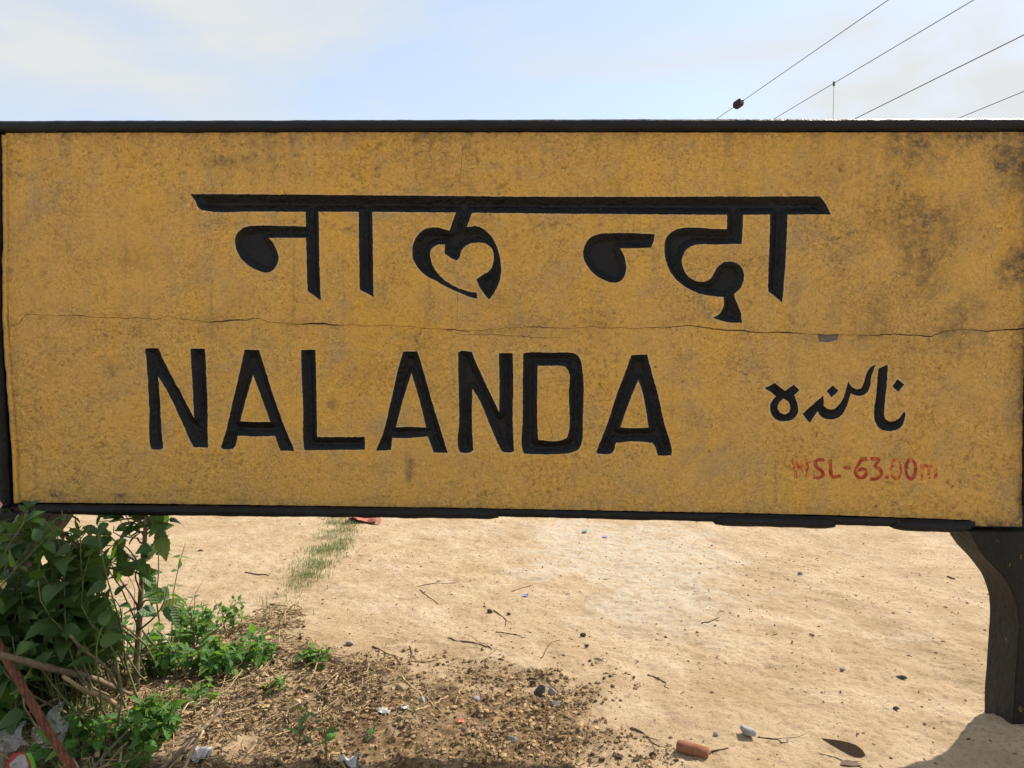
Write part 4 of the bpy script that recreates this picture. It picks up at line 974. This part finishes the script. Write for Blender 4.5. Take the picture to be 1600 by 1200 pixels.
stick((652, 918), (712, 912), 0.0022, 0.001, 'forked fine twig high on the sand', 0, 0, TWIG, 0.014, 28, 'twig', 'twig', 1)
stick((655, 923), (685, 945), 0.0024, 0.001, 'fine twig just below the forked one', 0, 0, TWIG, 0.01, 29, 'twig', 'twig')
stick((772, 955), (790, 982), 0.0028, 0.001, 'bent dark twig beside the small dark stone', 0, 0, TWIG, 0.014, 30, 'twig', 'twig', 1)
stick((800, 925), (832, 914), 0.003, 0.002, 'pale straight straw near the blue scrap', 0, 0, DRY, 0.003, 31)
stick((752, 1038), (778, 1015), 0.0036, 0.002, 'pale twig end in the middle of the sand', 0, 0, DRY, 0.004, 32)
stick((775, 990), (815, 998), 0.0024, 0.001, 'fine dark twig right of the bent one', 0, 0, TWIG, 0.01, 33, 'twig', 'twig')
stick((1096, 978), (1124, 967), 0.003, 0.0014, 'lone dark twig on the open sand', 0, 0, TWIG, 0.008, 34, 'twig', 'twig')
stick((985, 1140), (1058, 1172), 0.0028, 0.0012, 'long dark twig running toward the brick piece', 0, 0, TWIG, 0.02, 35, 'twig', 'twig', 2)
stick((1108, 1182), (1138, 1172), 0.003, 0.0014, 'forked twig right of the brick piece', 0, 0, TWIG, 0.01, 36, 'twig', 'twig', 1)
stick((1185, 1152), (1232, 1160), 0.0024, 0.001, 'thin twig beside the pale grey stone', 0, 0, TWIG, 0.008, 37, 'twig', 'twig', 1)
stick((1012, 1055), (1045, 1080), 0.0026, 0.001, 'fine twig in the sand right of the soil heap', 0, 0, TWIG, 0.014, 38, 'twig', 'twig')
stick((383, 898), (420, 903), 0.0042, 0.002, 'dark stick on the sand left of the grass', 0, 0, TWIG, 0.005, 39, 'twig', 'twig')
stick((1480, 902), (1492, 906), 0.005, 0.003, 'short dark stick near the right leg', 0, 0, TWIG, 0.002, 40, 'twig', 'twig')
stick((845, 1030), (875, 1002), 0.0024, 0.001, 'faint curved twig right of the middle', 0, 0, TWIG, 0.012, 41, 'twig', 'twig')

# thin dry vines and stalks tangled between the shrub and the herbs
rv = np.random.default_rng(77); VW = ['left of the sapling', 'across the sapling foot', 'over the herbs', 'beside the broad clump', 'under the shrub edge', 'above the dense herb', 'near the rope', 'behind the long branch', 'leaning into the sunlight', 'low over the litter', 'high behind the herbs', 'right of the shoots']
for i, (a, b) in enumerate((((150, 1090), (172, 930)), ((190, 1090), (262, 1000)), ((250, 1060), (330, 950)), ((330, 1070), (395, 1005)), ((120, 1100), (165, 985)), ((190, 1140), (262, 1070)), ((70, 1150), (130, 1060)), ((130, 1080), (60, 985)), ((270, 1050), (318, 905)), ((300, 1120), (400, 1085)), ((230, 1020), (200, 900)), ((310, 1030), (372, 965)))):
    stick(a, b, 0.0030, 0.0013, 'thin dry vine stalk ' + VW[i], 0.0, 0.10 + 0.16*rv.uniform(), DRY if i % 2 else STEM, 0.022, 400 + i, 'vine_stalk', 'vine')
# litter, clods and pebbles (uncountable)
def scatter_rocks(name, poly, n, s0, s1, mat, label, cat, seed, dens=None):
    r = np.random.default_rng(seed); lo, hi = poly.min(0), poly.max(0)
    pts = r.uniform(lo, hi, (n*5, 2)); pts = pts[inside(poly, pts)]
    if dens is not None:
        pts = pts[r.uniform(0, 1, len(pts)) < dens(pts)]
    pts = pts[:n]; zz = gz(pts[:, 0], pts[:, 1]); V0, F0 = ico()[0], ico()[1]; F0 = np.array(F0); n = len(pts)
    sz = s0*(s1/s0)**(r.uniform(0, 1, n)**2.6)
    A = V0[None]*(1 + r.normal(0, 0.22, (n, len(V0), 1)))
    A = A*(sz[:, None]*r.uniform(0.6, 1.3, (n, 3)))[:, None, :]
    a = r.uniform(0, 6.28, n); c, s = np.cos(a)[:, None], np.sin(a)[:, None]
    X = A[..., 0]*c - A[..., 1]*s; Y = A[..., 0]*s + A[..., 1]*c
    V = np.stack([X + pts[:, :1], Y + pts[:, 1:], A[..., 2]*0.8 + (zz + sz*0.25)[:, None]], 2).reshape(-1, 3)
    Fc = (F0[None] + (np.arange(n)*len(V0))[:, None, None]).reshape(-1, 3)
    return tag(obj(name, mesh(name, V, Fc, False), mat), label, cat, None, 'stuff')
sd_ = lambda p: softmask(SOIL, p[:, 0], p[:, 1], 0.22)*(0.30 + 0.9*sstep(-0.4, 0.35, fbm(p[:, 0]*5, p[:, 1]*5, 23, 4)))
scatter_rocks('earth_clods', G([(380, 1010), (1080, 1010), (1150, 1260), (330, 1260)]), 12000, 0.0013, 0.0100, CLOD, 'dark crumbly earth clods heaped in front of the sign', 'clods', 61, sd_)
scatter_rocks('pebbles', G([(-200, 800), (1700, 800), (1800, 1260), (-200, 1260)]), 6500, 0.0009, 0.0055, PEB, 'fine pebbles scattered over the sand', 'pebbles', 62)
def litter(name, poly, n, mat, label, seed, lmin, lmax, lift=0.012):
    r = np.random.default_rng(seed); lo, hi = poly.min(0), poly.max(0)
    pts = r.uniform(lo, hi, (n*6, 2)); pts = pts[inside(poly, pts)]; dn = fbm(pts[:, 0]*7, pts[:, 1]*7, seed, 3); pts = pts[dn > r.normal(-0.1, 0.25, len(dn))][:n]
    zz = gz(pts[:, 0], pts[:, 1]); g_ = Geo()
    for (x, y), z in zip(pts, zz):
        a = r.uniform(0, 6.28); l = lmin*(lmax/lmin)**(r.uniform()**1.8); d = np.array([math.cos(a), math.sin(a), r.normal(0, 0.22)]); p = np.array([x, y, z + abs(r.normal(0, lift))])
        if r.uniform() < 0.68:      # a piece of stalk
            V, Fc = tube([p - d*l/2, p + [0, 0, r.normal(0, l*0.06)], p + d*l/2], r.uniform(0.0009, 0.0026), 4); g_.add(V, Fc)
        else:                       # a curled bit of leaf
            l = min(l, 0.034)*r.uniform(0.6, 1.0)
            s = np.array([-d[1], d[0], r.normal(0, 0.5)])*l*r.uniform(0.18, 0.35); c = np.array([0, 0, l*0.12])
            g_.add([p - d*l*.4, p - s + c, p + s + c*0.5, p + d*l*.45, p + [0, 0, -0.001]], [(0, 1, 4), (0, 4, 2), (4, 1, 3), (4, 3, 2)])
    return tag(g_.build(name, mat, None, (0, 0, 0), False), label, 'litter', None, 'stuff')
litter('leaf_litter', LIT, 4200, LITTER, 'dry leaf and stalk litter under the shrub and herbs', 71, 0.012, 0.075)
litter('dry_straw', LIT, 950, DRY, 'pale broken straw lying over the leaf litter', 74, 0.03, 0.14, 0.02)
litter('leaf_litter', SOIL, 700, LITTER, 'scattered dry chaff on the dark soil heap', 72, 0.008, 0.04, 0.006)
litter('leaf_litter', G([(420, 860), (1560, 860), (1600, 1230), (420, 1230)]), 520, TWIG, 'tiny dark plant fragments strewn on the open sand', 73, 0.006, 0.028, 0.001)

# ------------------------------------------------------------------ single stones and rubbish
def stone(px, py, size, mat, label, seed, cut=6, rot=0.0):
    p = gp(px, py); V, Fc = rock(size, seed, True, cut); c, s = math.cos(rot), math.sin(rot)
    V = np.stack([V[:, 0]*c - V[:, 1]*s, V[:, 0]*s + V[:, 1]*c, V[:, 2] - V[:, 2].min()*0.75], 1)
    o = obj('stone', mesh('stone', V, Fc), mat); o.location = p; return tag(o, label, 'stone')
stone(1168, 1150, (0.028, 0.018, 0.018), GREY, 'pale grey angular stone left of the dry leaf', 1, 8, -0.5)
stone(1119, 1152, (0.009, 0.008, 0.010), GREY, 'small upright grey pebble left of the pale stone', 2)
stone(1250, 900, (0.014, 0.012, 0.013), GREY, 'round grey stone alone on the far sand', 3, 3)
stone(1112, 854, (0.010, 0.008, 0.006), GREY, 'tiny grey stone near the sign underside', 4)
stone(1316, 1047, (0.013, 0.009, 0.008), GREY, 'flat grey stone, left of the pair before the leg', 5)
stone(1408, 1056, (0.020, 0.008, 0.008), DARKST, 'dark elongated stone, right of the pair before the leg', 6, 6, -0.3)
stone(1268, 994, (0.013, 0.009, 0.007), PEB, 'brown flat stone in the middle of the right sand', 7)
stone(765, 956, (0.014, 0.010, 0.012), DARKST, 'small dark stone beside the bent twig', 8)
stone(795, 960, (0.010, 0.008, 0.007), DARKST, 'smaller dark stone right of its neighbour', 9)
stone(546, 1006, (0.016, 0.011, 0.011), GREY, 'grey stone at the sand edge above the herb', 10)
stone(843, 1090, (0.024, 0.016, 0.026), DARKST, 'dark block shaped stone on top of the soil heap', 11, 9)
stone(833, 1072, (0.013, 0.010, 0.011), DARKST, 'smaller dark stone behind the block shaped one', 12, 8)
stone(862, 1088, (0.015, 0.012, 0.018), GREY, 'grey stone right against the dark block', 13, 8)
stone(868, 1110, (0.020, 0.014, 0.012), DARKST, 'brown tilted flat stone below the grey one', 14, 9, 0.6)
stone(800, 1167, (0.018, 0.012, 0.009), GREY, 'grey stone at the near edge of the soil', 15, 8)
stone(743, 1094, (0.016, 0.012, 0.012), GREY, 'light stone in the centre of the soil heap', 16, 7)
stone(660, 1105, (0.014, 0.011, 0.014), GREY, 'grey stone left in the soil heap', 17, 7)
stone(627, 1082, (0.022, 0.014, 0.018), PEB, 'cream coloured lump on the left of the soil heap', 18, 8)
stone(911, 994, (0.013, 0.010, 0.010), DARKST, 'brown clod on the sand above the soil heap', 19)
stone(917, 1010, (0.010, 0.008, 0.007), DARKST, 'small dark clod just below the brown one', 20)
stone(1400, 1108, (0.010, 0.008, 0.007), DARKST, 'small dark clod left of the leg foot', 21)
stone(196, 847, (0.018, 0.012, 0.010), GREY, 'grey stone seen between the shrub leaves', 22)
stone(314, 863, (0.018, 0.012, 0.006), DARKST, 'flat brown stone on the far sand right of the sapling', 23)
# brick fragment
p = gp(1082, 1180); rb = np.random.default_rng(2)
V, Fc = tube([(-0.046, 0, 0), (-0.044, 0, 0), (-0.02, 0.001, 0), (0.012, 0, 0.001), (0.042, 0, 0), (0.045, 0, 0)], [0.010, 0.0165, 0.0175, 0.017, 0.0165, 0.009], 14)
V = V + 0.0030*np.stack([fbm(V[:, 0]*90, V[:, 1]*90 + k, k, 3) for k in (1, 2, 3)], 1); c, s = math.cos(-0.42), math.sin(-0.42)
V = np.stack([V[:, 0]*c - V[:, 1]*s, V[:, 0]*s + V[:, 1]*c, V[:, 2] + 0.014], 1)
o = obj('brick_fragment', mesh('brick_fragment', V, Fc), BRICK); o.location = p; tag(o, 'reddish rounded brick fragment at the bottom edge of the sand', 'brick fragment')
# curled dry leaf
p = gp(1312, 1180); m_ = leaf_mesh('dry_leaf', 0.17, 0.45, 0.26, 0.02, 77, 13); o = obj('dry_leaf', m_, DLEAF)
o.matrix_world = frame(p + [0.066, -0.012, 0.010], (-1, 0.16, 0.30), (0.1, -0.85, 0.55), 0.115); tag(o, 'curled brown dry leaf on the sand before the leg', 'leaf')
p = gp(1330, 1196); m_ = leaf_mesh('dry_leaf', 0.2, 0.3, 0.1, 0.02, 78, 9); o = obj('dry_leaf', m_, DLEAF)
o.matrix_world = frame(p + [-0.03, 0, 0.006], (1, 0.1, 0.05), (0, -0.1, 1), 0.065); tag(o, 'smaller dark dry leaf lying below the curled one', 'leaf')
p = gp(935, 1034); o = obj('dry_leaf', leaf_mesh('dry_leaf', 0.17, 0.4, 0.1, 0.02, 79, 9), DLEAF)
o.matrix_world = frame(p + [-0.02, 0, 0.008], (1, -0.15, 0.02), (0.1, -0.4, 0.9), 0.045); tag(o, 'small dark dry leaf right of the middle of the sand', 'leaf')
# scraps
def scrap(name, px, py, w_, h_, mat, label, cat, seed, lift=0.01, n=9, crumple=0.5, tilt=0.0):
    r = np.random.default_rng(seed); p = gp(px, py); u = np.linspace(-1, 1, n); U, W = np.meshgrid(u, u)
    e = 1 + 0.25*fbm(U*1.5 + seed, W*1.5, seed, 2)
    if name in ('plastic_bag_scrap', 'paper_scrap', 'plastic_scrap'): e = e*0.78
    X = U*w_/2*e; Y = W*h_/2*e
    Z = crumple*min(w_, h_)*0.45*(fbm(U*1.6 + seed, W*1.6, seed + 1, 3) + 0.35) + lift*0.4 + tilt*Y
    zg = gz((X + p[0]).ravel(), (Y + p[1]).ravel()).reshape(X.shape) - p[2]
    Z = np.maximum(Z, 0.002) + zg
    V = np.stack([X.ravel(), Y.ravel(), Z.ravel()], 1)
    V = np.concatenate([V, V - [0, 0, 0.0008]]); q = n*n
    Fc = []
    for i in range(n-1):
        for j in range(n-1):
            a = i*n + j; Fc.append((a, a+1, a+1+n, a+n)); Fc.append((q+a, q+a+n, q+a+1+n, q+a+1))
    o = obj(name, mesh(name, V, Fc), mat); o.location = p; return tag(o, label, cat)
scrap('cloth_scrap', 572, 814, 0.22, 0.17, CLOTH, 'faded red crumpled cloth on the far sand by the grass', 'cloth', 1, 0.03, 13, 0.6)
scrap('plastic_scrap', 914, 830, 0.035, 0.05, GREEN, 'small green plastic scrap under the board', 'scrap', 2, 0.02)
scrap('plastic_scrap', 945, 838, 0.035, 0.04, BLUE, 'small pale blue scrap right of the green one', 'scrap', 3, 0.01)
scrap('plastic_scrap', 821, 931, 0.03, 0.03, BLUE, 'small pale blue scrap near a straw on the sand', 'scrap', 4, 0.01)
scrap('plastic_scrap', 720, 1142, 0.02, 0.02, ORNG, 'tiny orange scrap on the dark soil', 'scrap', 5, 0.012)
scrap('plastic_bag_scrap', 312, 1186, 0.075, 0.07, WHITE, 'crumpled white plastic left of the reed sticks at the bottom', 'scrap', 6, 0.02, 13, 0.9)
scrap('plastic_bag_scrap', 545, 1196, 0.065, 0.05, WHITE, 'crumpled grey white plastic at the bottom below the seedlings', 'scrap', 7, 0.02, 13, 0.9)
scrap('paper_scrap', 600, 1122, 0.05, 0.035, WHITE, 'small dirty white flake on the left of the soil', 'scrap', 8, 0.01)
scrap('paper_scrap', 632, 1124, 0.035, 0.04, WHITE, 'small upright white chip on the soil heap', 'scrap', 9, 0.02)
scrap('paper_scrap', 412, 1112, 0.045, 0.03, PYEL, 'small yellow and white wrapper on the litter', 'scrap', 10, 0.01)
scrap('paper_scrap', 108, 838, 0.10, 0.06, WHITE, 'white scrap glimpsed through the shrub leaves', 'scrap', 12, 0.02)
# clear plastic film hanging in the shade under the shrub
r_ = np.random.default_rng(4)
def film(pts, label, seed):
    P = [onY(x, y, yy_) for x, y, yy_ in pts]; a, b, c, d = P; n = 17
    u, v = np.meshgrid(np.linspace(0, 1, n), np.linspace(0, 1, n), indexing='ij'); u = u.ravel()[:, None]; v = v.ravel()[:, None]
    V = (a*(1-u) + b*u)*(1-v) + (d*(1-u) + c*u)*v
    V = V + np.concatenate([0.010*fbm(u*4, v*4, seed, 3), 0.028*fbm(u*3, v*3, seed + 1, 3), 0.010*fbm(u*4, v*4, seed + 2, 3)], 1)
    V[:, 2] = np.maximum(V[:, 2], gz(V[:, 0], V[:, 1]) + 0.004)
    Fc = [(i*n + j, i*n + j + 1, (i+1)*n + j + 1, (i+1)*n + j) for i in range(n-1) for j in range(n-1)]
    V = np.array(V); o = obj('plastic_film', mesh('plastic_film', V - V[0], Fc), FILM); o.location = V[0]; tag(o, label, 'plastic film')
film([(48, 1142, -0.30), (104, 1090, -0.26), (100, 1158, -0.36), (46, 1186, -0.40)], 'crumpled clear plastic film behind the rusty rope', 5)
film([(-8, 1142, -0.33), (42, 1122, -0.30), (40, 1168, -0.38), (-8, 1178, -0.40)], 'greyish plastic film at the lower left frame edge', 9)
# torn food packet at the very corner
pk = onY(36, 1205, -0.48); pt = thing('food_packet', pk, 'torn red, white and green food packet in the lower left corner', 'packet')
def quad(name, pts, mat, yo):
    V = [onY(x, y, -0.48 + yo) - pk for x, y in pts]; n = len(V); V = V + [v + [0, 0.004, 0] for v in V]
    Fc = [tuple(range(n)), tuple(range(n, 2*n))[::-1]] + [(i, (i+1) % n, (i+1) % n + n, i + n) for i in range(n)]
    obj(name, mesh(name, V, Fc, False), mat, pt)
quad('red_front', [(10, 1193), (18, 1180), (28, 1176), (40, 1178), (50, 1192), (54, 1215), (22, 1225)], PRED, 0)
quad('white_panel', [(14, 1194), (30, 1179), (38, 1180), (44, 1196), (42, 1218), (24, 1220)], WHITE, -0.003)
quad('green_edge', [(41, 1177), (47, 1178), (53, 1192), (55, 1204), (51, 1206), (47, 1190)], PGRN, -0.002)

# rusty twisted wire rope crossing the lower left corner
A0 = onY(-60, 905, -0.30); B0 = onY(150, 1262, -0.62); n = 150
t_ = np.linspace(0, 1, n); ctr = A0 + (B0 - A0)*t_[:, None]; ctr[:, 2] -= 0.012*np.sin(t_*math.pi)
ax_ = (B0 - A0)/np.linalg.norm(B0 - A0); u_ = np.cross(ax_, (0, 1.0, 0)); u_ /= np.linalg.norm(u_); v_ = np.cross(ax_, u_)
Lr = np.linalg.norm(B0 - A0); rope = thing('wire_rope', ctr[n//2], 'rusty twisted wire rope slanting across the lower left corner', 'wire rope')
for k in range(5):
    an = 2*math.pi*k/5 + t_*Lr/0.19*2*math.pi
    P = ctr + 0.0062*(np.cos(an)[:, None]*u_ + np.sin(an)[:, None]*v_)
    V, Fc = tube(P, 0.0046, 7); obj('strand', mesh('strand', V - ctr[n//2], Fc), RUST, rope)
